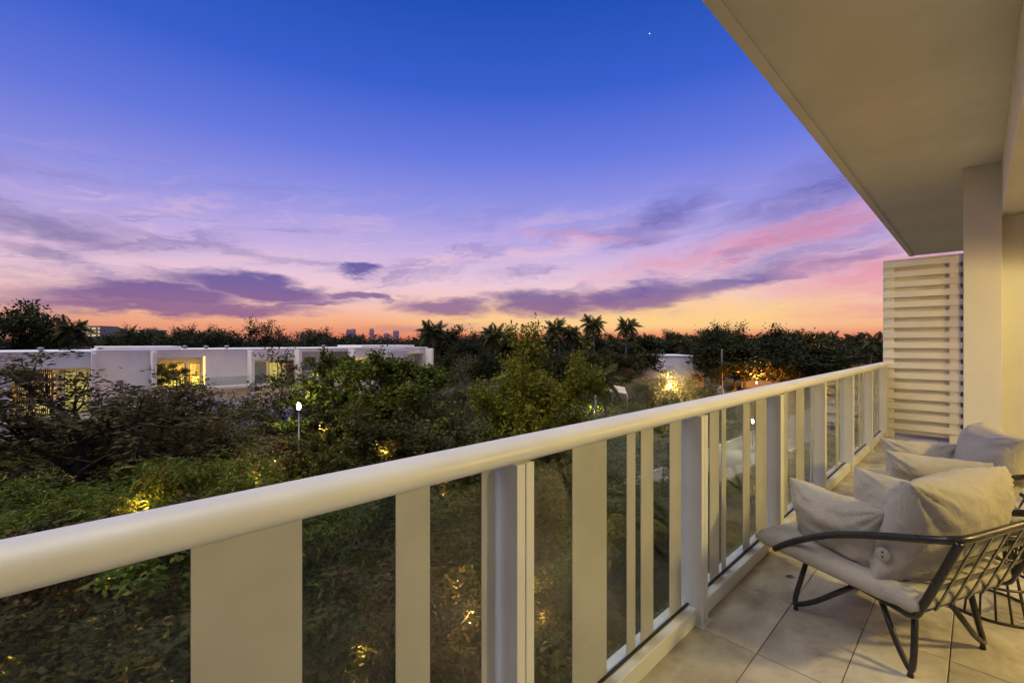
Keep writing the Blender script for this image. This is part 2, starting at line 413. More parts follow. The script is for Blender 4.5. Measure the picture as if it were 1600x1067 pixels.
# ------------------------------------------------------------------ own building
bld = thing('apartment_building', 'cream apartment building with overhanging balcony ceiling and square column', 'building')
CEIL, SOF = 3.67, 3.03
ce = MB().box(-1.29, 1.40, -4.0, 16.0, CEIL, CEIL+.26)
ce.box(-1.29, -1.20, -4.0, 16.0, CEIL-.014, CEIL-.001)                      # drip lip along the edge
obj('ceiling', ce, M['stucco'], bld)
obj('soffit', MB().box(.20, 1.398, -3.9, 15.9, SOF, CEIL-.003, .006), M['stucco'], bld)
obj('column', MB().box(-.145, .205, 8.45, 9.15, .0, CEIL-.002, .006), M['stucco'], bld)
obj('end_wall', MB().box(.209, 1.397, 8.72, 9.05, .0, SOF-.002), M['stucco'], bld)
obj('floor_slab', MB().box(-1.14, 1.40, -4.0, 16.0, -.30, -.012), M['stucco'], bld)
fw = MB()
for y0, y1, z0, z1 in ((-4.0, -3.0, 0, SOF), (-3.0, 1.6, 2.35, SOF), (1.6, 2.40, 0, SOF), (2.40, 8.30, 2.35, SOF), (8.30, 16, 0, SOF)):
    fw.box(1.40, 1.58, y0, y1, z0-.01, CEIL+.2)
obj('facade_wall', fw, M['stucco'], bld)
obj('rear_wall', MB().box(-.2, 1.39, -4.2, -3.95, -.01, CEIL-.01), M['stucco'], bld)
obj('lower_wall', MB().box(.9, 6.5, -4.0, 16, GZ, -.31), M['stucco'], bld)
rmx = MB()                                                                   # lit living room behind the sliding doors
rmx.box(1.58, 6.2, 2.1, 2.2, -.01, 2.7); rmx.box(1.58, 6.2, 8.7, 8.8, -.01, 2.7); rmx.box(6.2, 6.3, 2.6, 8.8, -.01, 2.7)
rmx.box(1.581, 6.3, -3.6, 8.8, 2.701, 2.8); rmx.box(1.58, 6.2, -3.6, -3.5, -.01, 2.7); rmx.box(6.2, 6.3, -3.6, 2.6, -.01, 2.7)
obj('living_room', rmx, M['room'], bld)
obj('room_floor', MB().box(1.40, 6.3, -3.6, 8.8, -.10, -.011), M['oak'], bld)
for y0, y1 in ((2.40, 4.35), (6.35, 8.30), (-3.0, -1.47), (.07, 1.6)):                                  # two fixed leaves; the middle stands open
    d = MB()
    d.box(1.46, 1.52, y0, y0+.06, 0, 2.35, .004); d.box(1.46, 1.52, y1-.06, y1, 0, 2.35, .004)
    d.box(1.462, 1.518, y0+.06, y1-.06, 0, .07); d.box(1.462, 1.518, y0+.06, y1-.06, 2.28, 2.348)
    dd = obj('sliding_door', d, M['alu'], bld)
    obj('pane', MB().box(1.486, 1.494, y0+.06, y1-.06, .07, 2.28), M['glass'], dd)
def pendant(x, y, z, p, col=(1.0, .73, .28)):
    t = thing('pendant_lamp', 'warm pendant lamp hanging inside the living room', 'lamp', (x, y, z), group='living room lamps')
    obj('shade', MB().lathe([(.16, .0), (.13, .08), (.03, .14), (.028, .14), (.125, .076), (.155, .0)], 20), M['alu'], t)
    obj('cable', MB().tube([(0, 0, .13), (0, 0, 2.695-z)], .004, 6), M['gasket'], t)
    obj('bulb', MB().lathe([(.004, -.02), (.04, .01), (.045, .04), (.02, .09)], 14), M['bulb_warm'], t)
    lamp('lamp_light', (0, 0, -.05), p, col, t, .15)
pendant(2.1, 3.3, 2.30, 560, (1.0, .68, .21)); pendant(2.5, 7.1, 2.30, 360, (1.0, .70, .25))
pendant(3.0, -.7, 2.30, 62, (1.0, .90, .72)); pendant(3.0, .9, 2.30, 62, (1.0, .90, .72))

# balcony floor: every tile a piece of its own
fl = MB().box(-1.06, 1.40, -3.95, 15.9, -.0118, -.004)
floor = struct(obj('balcony_floor', fl, M['grout']))
TX, TY, J = .30, .55, .004
tm = MB().box(J/2, TX-J/2, J/2, TY-J/2, -.0115, 0, .0018).mesh('tile', M['tile'])
rnd = random.Random(4)
for i in range(8):
    for j in range(22):
        x, y = -.99+TX*i, -3.31+TY*j
        if x > 1.2: continue
        link('tile', tm, floor, loc=(x, y, rnd.uniform(-.0006, .0006)))

# ------------------------------------------------------------------ railing
rail = thing('balcony_railing', 'white metal balcony railing with clear and frosted glass stripes', 'railing', (-1.0, 0, 0))
def rl(name, mb, m, parent=rail):
    me = mb.mesh(name, m); me.transform(Matrix.Translation((1.0, 0, 0))); return link(name, me, parent)
ys0, ys1 = -3.9, 8.66
oval = [(-1.0+.060*math.cos(t), 1.050+.038*math.sin(t)) for t in [2*math.pi*k/36 for k in range(36)]]
hb = MB(); n = len(oval)
hb.add([(x, y, z) for y in (ys0, ys1) for x, z in oval], [(k, (k+1) % n, n+(k+1) % n, n+k) for k in range(n)], True)
hb.add([(x, ys1, z) for x, z in oval], [tuple(range(n))])
hb.add([(x, ys0, z) for x, z in oval], [tuple(range(n))])
rl('handrail', hb, M['white_metal'])
PY = [.937+1.265*k for k in range(-4, 7)]
pm = MB()
pm.box(-1.052, -.945, .002, .071, .004, 1.02)
pm.box(-.945, -.94, 0, .0345, .0, 1.02, .001); pm.box(-.945, -.94, .0385, .073, .0, 1.02, .001)
pm.box(-1.07, -.925, -.02, .093, .0005, .0038)
pmesh = pm.mesh('post', M['white_metal']); pmesh.transform(Matrix.Translation((1.0, 0, 0)))
for y in PY: link('post', pmesh, rail, loc=(0, y, 0))
STR = {3: [(.161, .358), (.583, .683), (.863, .916)],
       4: [(1.288, 1.4996), (1.647, 1.712), (1.759, 1.863), (2.019, 2.136)],
       5: [(2.475, 2.596), (2.636, 2.697), (2.969, 3.081), (3.197, 3.415)],
       6: [(3.80, 3.90), (4.127, 4.363), (4.61, 4.66)],
       7: [(5.02, 5.16), (5.56, 5.70)],
       8: [(6.35, 6.55), (6.80, 6.92), (7.08, 7.16)],
       9: [(7.48, 7.75), (8.00, 8.08), (8.25, 8.42)],
       0: [(-3.8, -3.6), (-3.4, -3.3), (-3.0, -2.9)], 1: [(-2.6, -2.5), (-2.3, -2.1), (-1.8, -1.72)], 2: [(-1.3, -1.1), (-.9, -.8), (-.6, -.52)]}
for k in range(10):
    y0, y1 = PY[k]+.075, PY[k+1]-.002
    b = MB(); b.box(-1.055, -.962, y0, y1, .012, .082, .003); b.box(-1.052, -.965, y0, y1, .001, .012)
    rl('bottom_rail', b, M['white_metal'])
    rl('gasket', MB().box(-1.013, -1.003, y0, y1, .0825, .091), M['gasket'])
    gp = rl('glass_pane', MB().box(-1.025, -1.015, y0+.004, y1-.004, .0825, 1.03), M['glass'])
    for a, c in STR[k]:
        rl('frosted_stripe', MB().box(-1.0145, -1.0115, a, c, .092, 1.028), M['frost'], gp)

# ------------------------------------------------------------------ slatted privacy screen
SY = 8.56
scr = thing('privacy_screen', 'tall cream slatted privacy screen at the end of the balcony', 'screen', (-.6, SY, 0))
x0, x1 = -.985+.6, -.148+.6
postm = MB().box(0, .11, .022, .127, .0, 2.55, .003).mesh('post', M['screen'])
link('post', postm, scr, loc=(x0+.015, 0, 0)); link('post', postm, scr, loc=(x1-.135, 0, 0))
sl = MB().box(x0, x1, 0, .021, 0, .086, .003).mesh('slat', M['screen'])
sl2 = MB().box(x0-.014, x1, .128, .149, .0, .086, .003).mesh('slat', M['screen'])
for k in range(18):
    z = 2.462-k*.1455
    if z < -.01: break
    link('slat', sl, scr, loc=(0, 0, z))
    if k < 17: link('slat', sl2, scr, loc=(0, 0, z-.073))
obj('cap', MB().box(x0, x1, .0, .149, 2.551, 2.572, .003), M['screen'], scr)
obj('bracket', MB().box(x1, x1+.03, .03, .06, 2.05, 2.13), M['white_metal'], scr)

# ------------------------------------------------------------------ lounge chairs
def cushion(L, H, T, seed, pu=4, ex=.45, n=30, pinch=.05, wr=.010, lump=.012):
    """soft cushion: L along x, H along z, T along y, edges bowed in between drawn-out corners"""
    mb = MB(); k = n+1
    ts = [math.sin(math.pi/2*(2*i/n-1)) for i in range(k)]
    vs = []
    for sgn in (1, -1):
        for a in ts:
            for b in ts:
                x = L/2*a*(1-pinch*(1-b*b)); z = H/2*b*(1-pinch*1.3*(1-a*a))
                th = ((1-abs(a)**pu)*(1-abs(b)**pu))
                th = max(th, 0)**ex
                rr = math.hypot(max(abs(a)-.35, 0), max(abs(b)-.35, 0))
                ang = math.atan2(abs(b)-1.06, abs(a)-1.06)
                cor = max(0, 1-math.hypot(1-abs(a), 1-abs(b))/.85)
                wrk = math.sin(ang*15+seed*2+sgn)*cor*wr + math.sin((a*7+seed)*3.1+b*4)*wr*.5*max(0, abs(b)-.55)*2*(1-abs(b))*4
                lp = mnoise.noise((a*1.6+seed*3.3, b*1.6, sgn*.7+seed))*lump
                crs = mnoise.noise((a*5+seed, b*5-seed*1.7, 2.2))*lump*.45
                y = sgn*(T/2*th + (lp+wrk+crs)*min(1, th*1.6))
                vs.append((x, y, z))
    f = []
    for s in (0, 1):
        o = s*k*k
        for i in range(n):
            for j in range(n): f.append((o+i*k+j, o+(i+1)*k+j, o+(i+1)*k+j+1, o+i*k+j+1))
    mb.add(vs, f, True)
    import bmesh
    me = mb.mesh('cushion', M['fabric'])
    b = bmesh.new(); b.from_mesh(me); bmesh.ops.remove_doubles(b, verts=b.verts, dist=.0004)
    bmesh.ops.recalc_face_normals(b, faces=b.faces); b.to_mesh(me); b.free()
    me.polygons.foreach_set('use_smooth', [True]*len(me.polygons)); return me
def smooth_path(pts, n=8):
    pts = [Vector(p) for p in pts]; out = []
    for i in range(len(pts)-1):
        p0, p1, p2, p3 = pts[max(i-1, 0)], pts[i], pts[i+1], pts[min(i+2, len(pts)-1)]
        for k in range(n):
            t = k/n
            out.append(.5*((2*p1)+(p2-p0)*t+(2*p0-5*p1+4*p2-p3)*t*t+(3*p1-p0-3*p2+p3)*t**3))
    return out+[pts[-1]]
def make_chair(loc, ang, label, seed):
    t = thing('lounge_chair', label, 'chair', loc, ang, 'lounge chairs on the balcony')
    side = [(.285, .318), (.20, .385), (.10, .447), (0, .50), (-.12, .548), (-.24, .588), (-.36, .625)]
    W = .365
    path = [(f, W, z) for f, z in side] + [(-.425, W-.012, .646), (-.455, W-.06, .655)]
    path += [(-.462, W-.18, .657), (-.462, 0, .657)]
    full = path + [(x, -y, z) for x, y, z in reversed(path[:-1])]
    fr = MB().tube(smooth_path(full, 6), .0155, 12)
    obj('arm_rail', fr, M['iron'], t)
    bk = MB()
    for s in (1, -1):
        bk.tube(smooth_path([(.24, s*.27, .285), (0, s*.275, .285), (-.20, s*.30, .284), (-.30, s*.340, .298), (-.335, s*.343, .35), (-.40, s*.345, .51), (-.452, s*.345, .645)], 6), .0155, 10)
    bk.tube([(.235, -.27, .285), (.235, .27, .285)], .013, 8); bk.tube([(-.295, -.34, .30), (-.295, .34, .30)], .013, 8)
    bk.tube([(-.05, -.27, .285), (-.05, .27, .285)], .012, 8)
    obj('seat_frame', bk, M['iron'], t)
    def bp(z, y): return Vector((-.318-(z-.30)*.39, y, z))
    lat = MB().box(-.002, .002, -.345, .345, -.011, .011).mesh('lattice_bar', M['iron'])
    for z in (.43, .54):
        p = bp(z, 0); link('lattice_bar', lat, t, loc=p, rot=(0, R(-21), 0))
    lv = MB().box(-.002, .002, -.010, .010, 0, .375).mesh('lattice_bar', M['iron'])
    for k in range(5):
        y = -.23+.115*k; p = bp(.305, y); link('lattice_bar', lv, t, loc=p+Vector((-.0045, 0, 0)), rot=(0, R(-21), 0))
    def hairpin(foot, a, b):
        f = Vector(foot); a, b = Vector(a), Vector(b); da, db = (a-f).normalized(), (b-f).normalized()
        lo = f+(da+db)*.024; f = f-Vector((0, 0, lo.z-.034)); lo = f+(da+db)*.024
        bend = [f+da*.15, f+da*.085+db*.004, f+da*.032+db*.016, f+da*.016+db*.032, f+db*.085+da*.004, f+db*.15]
        l = obj('leg', MB().tube([a]+smooth_path(bend, 4)+[b], .0125, 9), M['iron'], t)
        obj('foot_glide', MB().lathe([(.011, 0), (.012, .004), (.009, .02), (.006, .024)], 10, (lo.x, lo.y, 0.0)), M['gasket'], l)
    for s in (1, -1):
        hairpin((.27, s*.272, .026), (.24, s*.17, .285), (-.05, s*.15, .285))
        if s == 1: hairpin((-.27, .272, .026), (-.265, .25, .288), (-.09, .20, .285))
        else: hairpin((-.27, -.272, .026), (-.285, .06, .29), (-.285, -.11, .29))
    seat = cushion(.73, .75, .105, seed, pu=12, ex=.42, pinch=.012, wr=.005, lump=.006)
    link('seat_cushion', seat, t, loc=(.03, 0, .346), rot=(R(90), 0, 0))
    bc = cushion(.71, .47, .26, seed+3, pu=3.4, ex=.5, pinch=.055, wr=.022, lump=.024)
    b = link('back_cushion', bc, t, loc=(-.235, 0, .595), rot=(R(-17), 0, R(90)))
    bt = MB()
    for q in (-.012, .012): bt.lathe([(.006, -.003), (.006, .003), (.003, .005)], 10, (0, q, 0))
    tab = obj('fastening_tab', MB().lathe([(.004, -.002), (.026, -.002), (.028, 0), (.026, .002), (.004, .002)], 20), M['fabric'], t, loc=(-.205, .356, .50), rot=(R(-90), 0, R(4)))
    st = obj('stud', MB().lathe([(.0035, 0), (.0045, .002), (.002, .004)], 10), M['button'], tab, loc=(.0, .010, .002))
    link('stud', st.data, tab, loc=(0, -.010, .002))
    return t
def pillow(chair, x, y, z, rx, rz, seed, label):
    me = cushion(.50, .32, .20, seed, pu=2.8, ex=.55, pinch=.09, wr=.022, lump=.022)
    o = link('pillow', me)
    mw = Matrix.Translation(chair.location) @ Matrix.Rotation(chair.rotation_euler.z, 4, 'Z') @ Matrix.Translation((x, y, z)) @ Matrix.Rotation(rz, 4, 'Z') @ Matrix.Rotation(rx, 4, 'X')
    o.matrix_world = mw
    return tag(o, label, 'pillow', 'loose pillows on the lounge chairs')
ch1 = make_chair((-.332, 2.833, 0), R(157.3), 'grey cushioned black metal lounge chair whose lattice back stands beside the wire table', 1.3)
ch2 = make_chair((-.19, 4.24, 0), R(-166.2), 'grey cushioned black metal lounge chair beside the slatted privacy screen', 5.1)
pillow(ch1, .045, .235, .515, R(-14), R(-8), 2.2, 'grey canvas pillow on the lattice-backed chair, slumped against its black arm rail')
pillow(ch1, .03, -.245, .53, R(15), R(7), 7.7, 'upright grey canvas pillow between the two lounge chairs, on the lattice-backed one')
pillow(ch2, .06, .235, .505, R(-18), R(-10), 4.1, 'low grey pillow on the chair by the screen, at its arm facing the other chair')
pillow(ch2, .03, -.245, .505, R(15), R(6), 9.4, 'grey canvas pillow right in front of the slatted privacy screen')

# wire side table
wt = thing('side_table', 'small round black wire side table behind the lounge chair', 'table', (.03, 3.46, 0))
def ring(r, z, rad): return MB().tube([(r*math.cos(2*math.pi*k/40), r*math.sin(2*math.pi*k/40), z) for k in range(41)], rad, 8, False)
for r, z in ((.20, .008), (.165, .16), (.14, .30), (.16, .415)): obj('ring', ring(r, z, .007), M['iron'], wt)
wm = MB().tube([(.20, 0, .008), (.165, 0, .16), (.14, 0, .30), (.16, 0, .415)], .005, 6).mesh('wire', M['iron'])
for k in range(22): link('wire', wm, wt, rot=(0, 0, 2*math.pi*k/22))
obj('table_top', MB().lathe([(.158, .418), (.166, .420), (.166, .430), (.158, .432)], 40), M['iron'], wt)

# a dry leaf and grit by the railing foot
lm = MB().add([(0, 0, .0), (.03, .012, .006), (.06, .004, .004), (.03, -.014, .01)], [(0, 1, 2, 3)])
tag(obj('fallen_leaf', lm, M['leaf_red'], loc=(-.80, 3.02, .003), rot=(0, 0, .7)), 'curled dry leaf lying on the tiles by the railing', 'leaf')

# ------------------------------------------------------------------ townhouses across the garden
HX = -55.0
def house(name, label, pL, pR, ytop, openings, Y0=None, Y1=None, depth=13, HX=HX):
    """openings: (kind, px0, px1, py0, py1) rectangles as they show on the street front"""
    ya = at_x(pL, 540, HX).y if Y0 is None else Y0
    yb = at_x(pR, 540, HX).y if Y1 is None else Y1
    ztop = at_x((max(pL, 0)+pR)/2, ytop, HX).z
    t = thing(name, label, 'house', (HX, (ya+yb)/2, GZ), group='white flat-roofed townhouses')
    ox, oy, oz = HX, (ya+yb)/2, GZ
    def loc(mb):
        mb.v = [(x-ox, y-oy, z-oz) for x, y, z in mb.v]; return mb
    rects = []
    for o in openings:
        k, a, b, c, d = o
        hx = HX-1.25 if k[:2] == 'r:' else HX
        p, q = at_x(a, d, hx), at_x(b, c, hx)
        zz0 = at_x((a+b)/2, d, hx).z; zz1 = at_x((a+b)/2, c, hx).z
        rects.append((k, max(p.y, ya+.15), min(q.y, yb-.15), zz0, min(zz1, ztop-.3)))
    allr = rects; rects = [r for r in allr if r[0][:2] != 'r:']
    Ys = sorted({ya, yb}|{r[1] for r in rects}|{r[2] for r in rects}); Zs = sorted({GZ, ztop}|{r[3] for r in rects}|{r[4] for r in rects})
    wl = MB()
    for i in range(len(Ys)-1):
        for j in range(len(Zs)-1):
            cy, cz = (Ys[i]+Ys[i+1])/2, (Zs[j]+Zs[j+1])/2
            if any(r[1] < cy < r[2] and r[3] < cz < r[4] for r in rects): continue
            wl.add([(HX, Ys[i], Zs[j]), (HX, Ys[i+1], Zs[j]), (HX, Ys[i+1], Zs[j+1]), (HX, Ys[i], Zs[j+1])], [(0, 1, 2, 3)])
    D = 1.3
    for k, a, b, c, d in rects:
        wl.add([(HX, a, c), (HX, b, c), (HX, b, d), (HX, a, d), (HX-D, a, c), (HX-D, b, c), (HX-D, b, d), (HX-D, a, d)],
               [(0, 1, 5, 4), (1, 2, 6, 5), (2, 3, 7, 6), (3, 0, 4, 7), (4, 5, 6, 7)])
    wl.add([(HX, ya, GZ), (HX, ya, ztop), (HX-depth, ya, ztop), (HX-depth, ya, GZ)], [(0, 1, 2, 3)])
    wl.add([(HX, yb, GZ), (HX, yb, ztop), (HX-depth, yb, ztop), (HX-depth, yb, GZ)], [(0, 1, 2, 3)])
    wl.add([(HX-depth, ya, GZ), (HX-depth, yb, GZ), (HX-depth, yb, ztop), (HX-depth, ya, ztop)], [(0, 1, 2, 3)])
    obj('wall', loc(wl), M['house'], t); rects = allr
    rf = MB().box(HX-depth-.1, HX+.12, ya+.02, yb-.02, ztop+.004, ztop+.16, .02)
    ro = obj('roof', loc(rf), M['roofing'], t)
    rr = random.Random(int(abs(ya)*10)+3)
    for q in range(3):
        y = rr.uniform(ya+2, yb-2); x = HX-rr.uniform(1.2, 4)
        obj('roof_vent', loc(MB().lathe([(.16, 0), (.16, .22), (.24, .24), (.24, .3), (.05, .36)], 10, (x, y, ztop+.16))), M['alu'], ro)
    for k, a, b, c, d in allr:
        if k == 'recess': continue
        kind = k[2:] if k[:2] == 'r:' else k
        x = HX-.95
        fm = MB(); fr = .07
        fm.box(x-.05, x+.05, a, a+fr, c, d); fm.box(x-.05, x+.05, b-fr, b, c, d); fm.box(x-.048, x+.048, a+fr, b-fr, c, c+fr); fm.box(x-.048, x+.048, a+fr, b-fr, d-fr, d)
        mid = (a+b)/2
        if b-a > 1.4: fm.box(x-.046, x+.046, mid-.035, mid+.035, c+fr, d-fr)
        wo = obj('window', loc(fm), M['alu'], t)
        obj('pane', loc(MB().box(x-.012, x, a+fr, b-fr, c+fr, d-fr)), M['pane'], wo)
        if kind != 'dark':
            obj('lit_interior', loc(MB().box(x-.24, x-.2, a+.02, b-.02, c+.02, d-.02)), M[kind], wo)
            if kind == 'warm_win':
                obj('bright_interior', loc(MB().box(x-.198, x-.17, a+.3, b-.1, c+.05, c+(d-c)*.42)), M['warm_bright'], wo)
    return t, rects, ztop, loc
HA, ra, za, locA = house('townhouse', 'white townhouse with brown vertical slats, its roof lower than its neighbours', 0, 148, 552,
    [('recess', 18, 140, 576, 651), ('r:warm_win', 26, 84, 584, 648), ('r:yellow_win', 100, 138, 580, 645)], Y0=-16)
HB, rb, zb, locB = house('townhouse', 'white townhouse with two glowing orange windows in a recess', 148.6, 463, 548,
    [('recess', 244, 316, 559, 605), ('r:warm_win', 251, 289, 567, 603), ('r:warm_win', 294, 313, 567, 602), ('recess', 392, 448, 562, 601), ('r:yellow_win', 418, 446, 565, 598), ('r:dark', 395, 414, 566, 599)])
HC, rc, zc_, locC = house('townhouse', 'white townhouse with taupe bay and dark slats at the end of the row', 464, 668, 545,
    [('dark', 474, 494, 558, 579), ('yellow_win', 552, 580, 558, 572), ('recess', 633, 662, 552, 577), ('r:dark', 636, 658, 555, 574)])
# brown slats over house A's window
k, a, b, c, d = ra[1]; c, d = ra[0][3], ra[0][4]
nsl = 17
for i in range(nsl):
    y = a+.1+(b-a-.2)*i/(nsl-1)
    obj('slat', locA(MB().box(HX-.10, HX-.02, y-.045, y+.045, c+.05, d-.05)), M['brown_slat'], HA)
obj('terrace_slab', locA(MB().box(HX+.005, HX+1.5, a-.8, b+6, c-.32, c-.05, .01)), M['house'], HA)
tr_ = obj('terrace_rail', locA(MB().box(HX+1.40, HX+1.46, a-.8, b+3, c+.98, c+1.04)), M['white_metal'], HA)
obj('terrace_glass', locA(MB().box(HX+1.42, HX+1.44, a-.8, b+3, c-.04, c+.97)), M['pane'], HA)
lt = obj('slab_light', locA(MB().box(HX+.02, HX+.06, a-.4, b+.4, c-.36, c-.325)), M['warm_win'], HA)
# house B: terrace, light strip, cedar boards
k, a, b, c, d = rb[0]; rb[1] = rb[2]
obj('terrace_slab', locB(MB().box(HX+.005, HX+1.6, a-.6, rb[1][2]+8.5, c-.30, c-.04, .01)), M['house'], HB)
obj('terrace_glass', locB(MB().box(HX+1.5, HX+1.52, a-.6, rb[1][2]+8.5, c-.03, c+.95)), M['pane'], HB)
p, q = at_x(318, 601, HX), at_x(320, 557, HX)
obj('light_strip', locB(MB().box(HX+.01, HX+.04, p.y, q.y, p.z, q.z)), M['warm_bright'], HB)
p, q = at_x(447, 603, HX), at_x(462, 562, HX)
for i in range(7):
    z0 = p.z+(q.z-p.z)*i/7
    obj('cedar_board', locB(MB().box(HX+.01, HX+.06, p.y, q.y-.2, z0, z0+(q.z-p.z)/7-.03)), M['red_wood'], HB)
p, q = at_x(466, 590, HX), at_x(516, 549, HX)
# house C: taupe bay, slats, projecting white box
bay = MB()
k, a, b, c, d = rc[0]
bay.box(HX+.008, HX+.05, p.y, a, p.z, q.z); bay.box(HX+.008, HX+.05, b, q.y, p.z, q.z); bay.box(HX+.008, HX+.05, a, b, d, q.z); bay.box(HX+.008, HX+.05, a, b, p.z, c)
obj('bay_panel', locC(bay), M['taupe'], HC)
p, q = at_x(484, 587, HX), at_x(502, 580, HX)
obj('lit_panel', locC(MB().box(HX+.9, HX+.94, p.y, q.y, p.z, q.z)), M['yellow_win'], HC)
obj('terrace_slab', locC(MB().box(HX+.06, HX+1.5, at_x(466, 590, HX).y, at_x(545, 590, HX).y, p.z-.5, p.z-.1)), M['house'], HC)
p, q = at_x(517, 588, HX), at_x(541, 549, HX)
for i in range(9):
    y = p.y+(q.y-p.y)*i/8
    obj('slat', locC(MB().box(HX+.06, HX+.16, y-.06, y+.06, p.z, q.z)), M['brown_slat'], HC)
p, q = at_x(598, 592, HX), at_x(630, 546, HX)
obj('projecting_bay', locC(MB().box(HX+.02, HX+1.1, p.y, q.y, GZ, q.z-.1, .02)), M['house_grey'], HC)
for t_, y_, z_, lc in ((HA, at_x(146, 540, HX).y, za, locA), (HB, at_x(238, 540, HX).y, zb, locB), (HB, at_x(388, 540, HX).y, zb, locB), (HB, at_x(461, 540, HX).y, zb, locB), (HC, at_x(545, 540, HX).y, zc_, locC), (HC, at_x(665, 540, HX).y, zc_, locC)):
    obj('fin_wall', lc(MB().box(HX+.012, HX+1.75, y_-.16, y_+.16, GZ, z_-.02, .015)), M['house'], t_)
for t_, y0_, y1_, z_, lc in ((HB, 1.9, 8.2, zb, locB), (HC, 27.5, 35.5, zc_, locC)):
    ub = obj('upper_volume', lc(MB().box(HX-9, HX-1.5, y0_, y1_, z_+.165, z_+.45, .02)), M['house'], t_)
# potted ball tree on house B's terrace is built with the trees

# ------------------------------------------------------------------ vegetation
def quads_mesh(name, V, tint, m):
    """V: (n,4,3) leaf quads; tint: one number per leaf"""
    n = len(V); me = bpy.data.meshes.new(name)
    me.vertices.add(n*4); me.loops.add(n*4); me.polygons.add(n)
    me.vertices.foreach_set('co', V.astype(np.float32).ravel())
    me.loops.foreach_set('vertex_index', np.arange(n*4, dtype=np.int32))
    me.polygons.foreach_set('loop_start', np.arange(0, n*4, 4, dtype=np.int32))
    me.polygons.foreach_set('loop_total', np.full(n, 4, dtype=np.int32))
    at = me.attributes.new('tint', 'FLOAT', 'FACE'); at.data.foreach_set('value', tint.astype(np.float32))
    me.materials.append(m); me.update(calc_edges=True); return me
def leaves(rs, P, L, W, droop=0.0, flat=.35, outward=None):
    """P: (n,3) positions -> pointed leaf quads, randomly turned"""
    n = len(P)
    ax = rs.normal(size=(n, 3)); ax[:, 2] = ax[:, 2]*(1-flat)-droop
    if outward is not None: ax += outward
    ax /= np.linalg.norm(ax, axis=1)[:, None]
    up = rs.normal(size=(n, 3))*.7+np.array([0, 0, 1.0])
    sd = np.cross(ax, up); sd /= np.linalg.norm(sd, axis=1)[:, None]+1e-9
    nn = np.cross(sd, ax)
    l = L*rs.uniform(.6, 1.3, n)[:, None]; w = W*rs.uniform(.7, 1.25, n)[:, None]
    return np.stack([P, P+ax*l*.5+sd*w*.5+nn*w*.12, P+ax*l-nn*l*.06, P+ax*l*.5-sd*w*.5+nn*w*.12], 1)
class Tree: pass
def grow(seed, H=9.0, trunk=.3, spread=.9, n1=6, n2=4, n3=4, per=40, leaf=(.14, .07), fuzz=.28, m='leaf_green', droop=0.0, up=.25, lean=.06, thin=.09, bare=.0, sub=4):
    """a tapering trunk, limbs, boughs and twigs; leaves sit along and round the twigs"""
    rd = random.Random(seed); rs = np.random.RandomState(seed)
    mb = MB(); twigs = []
    def path(p, d, length, r0, r1, segs, wob, upb, sides):
        pts = [p.copy()]; d = d.normalized()
        for i in range(segs):
            d = (d+Vector((rd.gauss(0, wob), rd.gauss(0, wob), rd.gauss(0, wob)+upb/segs))).normalized()
            p = p+d*(length/segs); pts.append(p.copy())
        mb.tube(pts, [r0+(r1-r0)*i/segs for i in range(segs+1)], sides, False)
        return pts, d
    tl = H*trunk
    tp, td = path(Vector((0, 0, -.15)), Vector((rd.gauss(0, lean), rd.gauss(0, lean), 1)), tl+.15, thin*1.25, thin*.8, 5, .05, .1, 8)
    tp2, td = path(tp[-1], td, H*.38, thin*.8, thin*.3, 5, .12, .3, 6)
    for i in range(n1):
        f = i/max(n1-1, 1)
        base = tp[-1].lerp(tp2[-1], 0) if f < .2 else tp2[min(5, int(f*5))]
        an = 2.4*i+rd.uniform(-.5, .5); tilt = R(rd.uniform(42, 72))*(1-.45*f)
        d = Vector((math.cos(an)*math.sin(tilt), math.sin(an)*math.sin(tilt), math.cos(tilt)))
        l1 = H*spread*rd.uniform(.30, .42)*(1-.25*f)
        p1, d1 = path(base, d, l1, thin*.5, thin*.22, 5, .14, up, 6)
        for j in range(n2):
            b2 = p1[rd.choice((2, 3, 4, 5, 5))]
            d2 = (d1+Vector((rd.gauss(0, .7), rd.gauss(0, .7), rd.gauss(.1, .5)))).normalized()
            p2, e2 = path(b2, d2, l1*rd.uniform(.4, .7), thin*.2, thin*.09, 4, .18, up-droop*.6, 4)
            for k in range(n3):
                b3 = p2[rd.choice((1, 2, 3, 4, 4))]
                d3 = (e2+Vector((rd.gauss(0, .8), rd.gauss(0, .8), rd.gauss(0, .6)))).normalized()
                p3, e3 = path(b3, d3, l1*rd.uniform(.22, .45), thin*.085, thin*.03, sub, .22, up*.6-droop*1.3, 3)
                twigs.append(p3)
    pts = []
    for tw in twigs:
        if rd.random() < bare: continue
        a = np.array([tuple(p) for p in tw]); k = int(per*rd.uniform(.5, 1.5))
        t = rs.uniform(.15, 1.08, k)*(len(a)-1); i0 = np.clip(t.astype(int), 0, len(a)-2); fr = (t-i0)[:, None]
        pts.append(a[i0]*(1-fr)+a[i0+1]*fr+rs.normal(size=(k, 3))*fuzz*rd.uniform(.6, 1.2)*np.array([1, 1, .7]))
    P = np.concatenate(pts)
    V = leaves(rs, P, leaf[0], leaf[1], droop)
    T = Tree(); T.trunk = mb.mesh('trunk', M['bark']); T.crown = quads_mesh('crown', V, rs.uniform(0, 1, len(P)), M[m])
    zz = np.sort(V[:, 2, 2]); T.H = float(zz[int(len(zz)*.995)])
    T.W = float(np.percentile(np.abs(P[:, :2]), 97))*2; T.nl = len(P)
    return T
K = {}
K['open1'] = grow(11, trunk=.28, n1=10, n2=6, n3=5, per=34, leaf=(.15, .08), fuzz=.15, m='leaf_brown', up=.2, thin=.19)
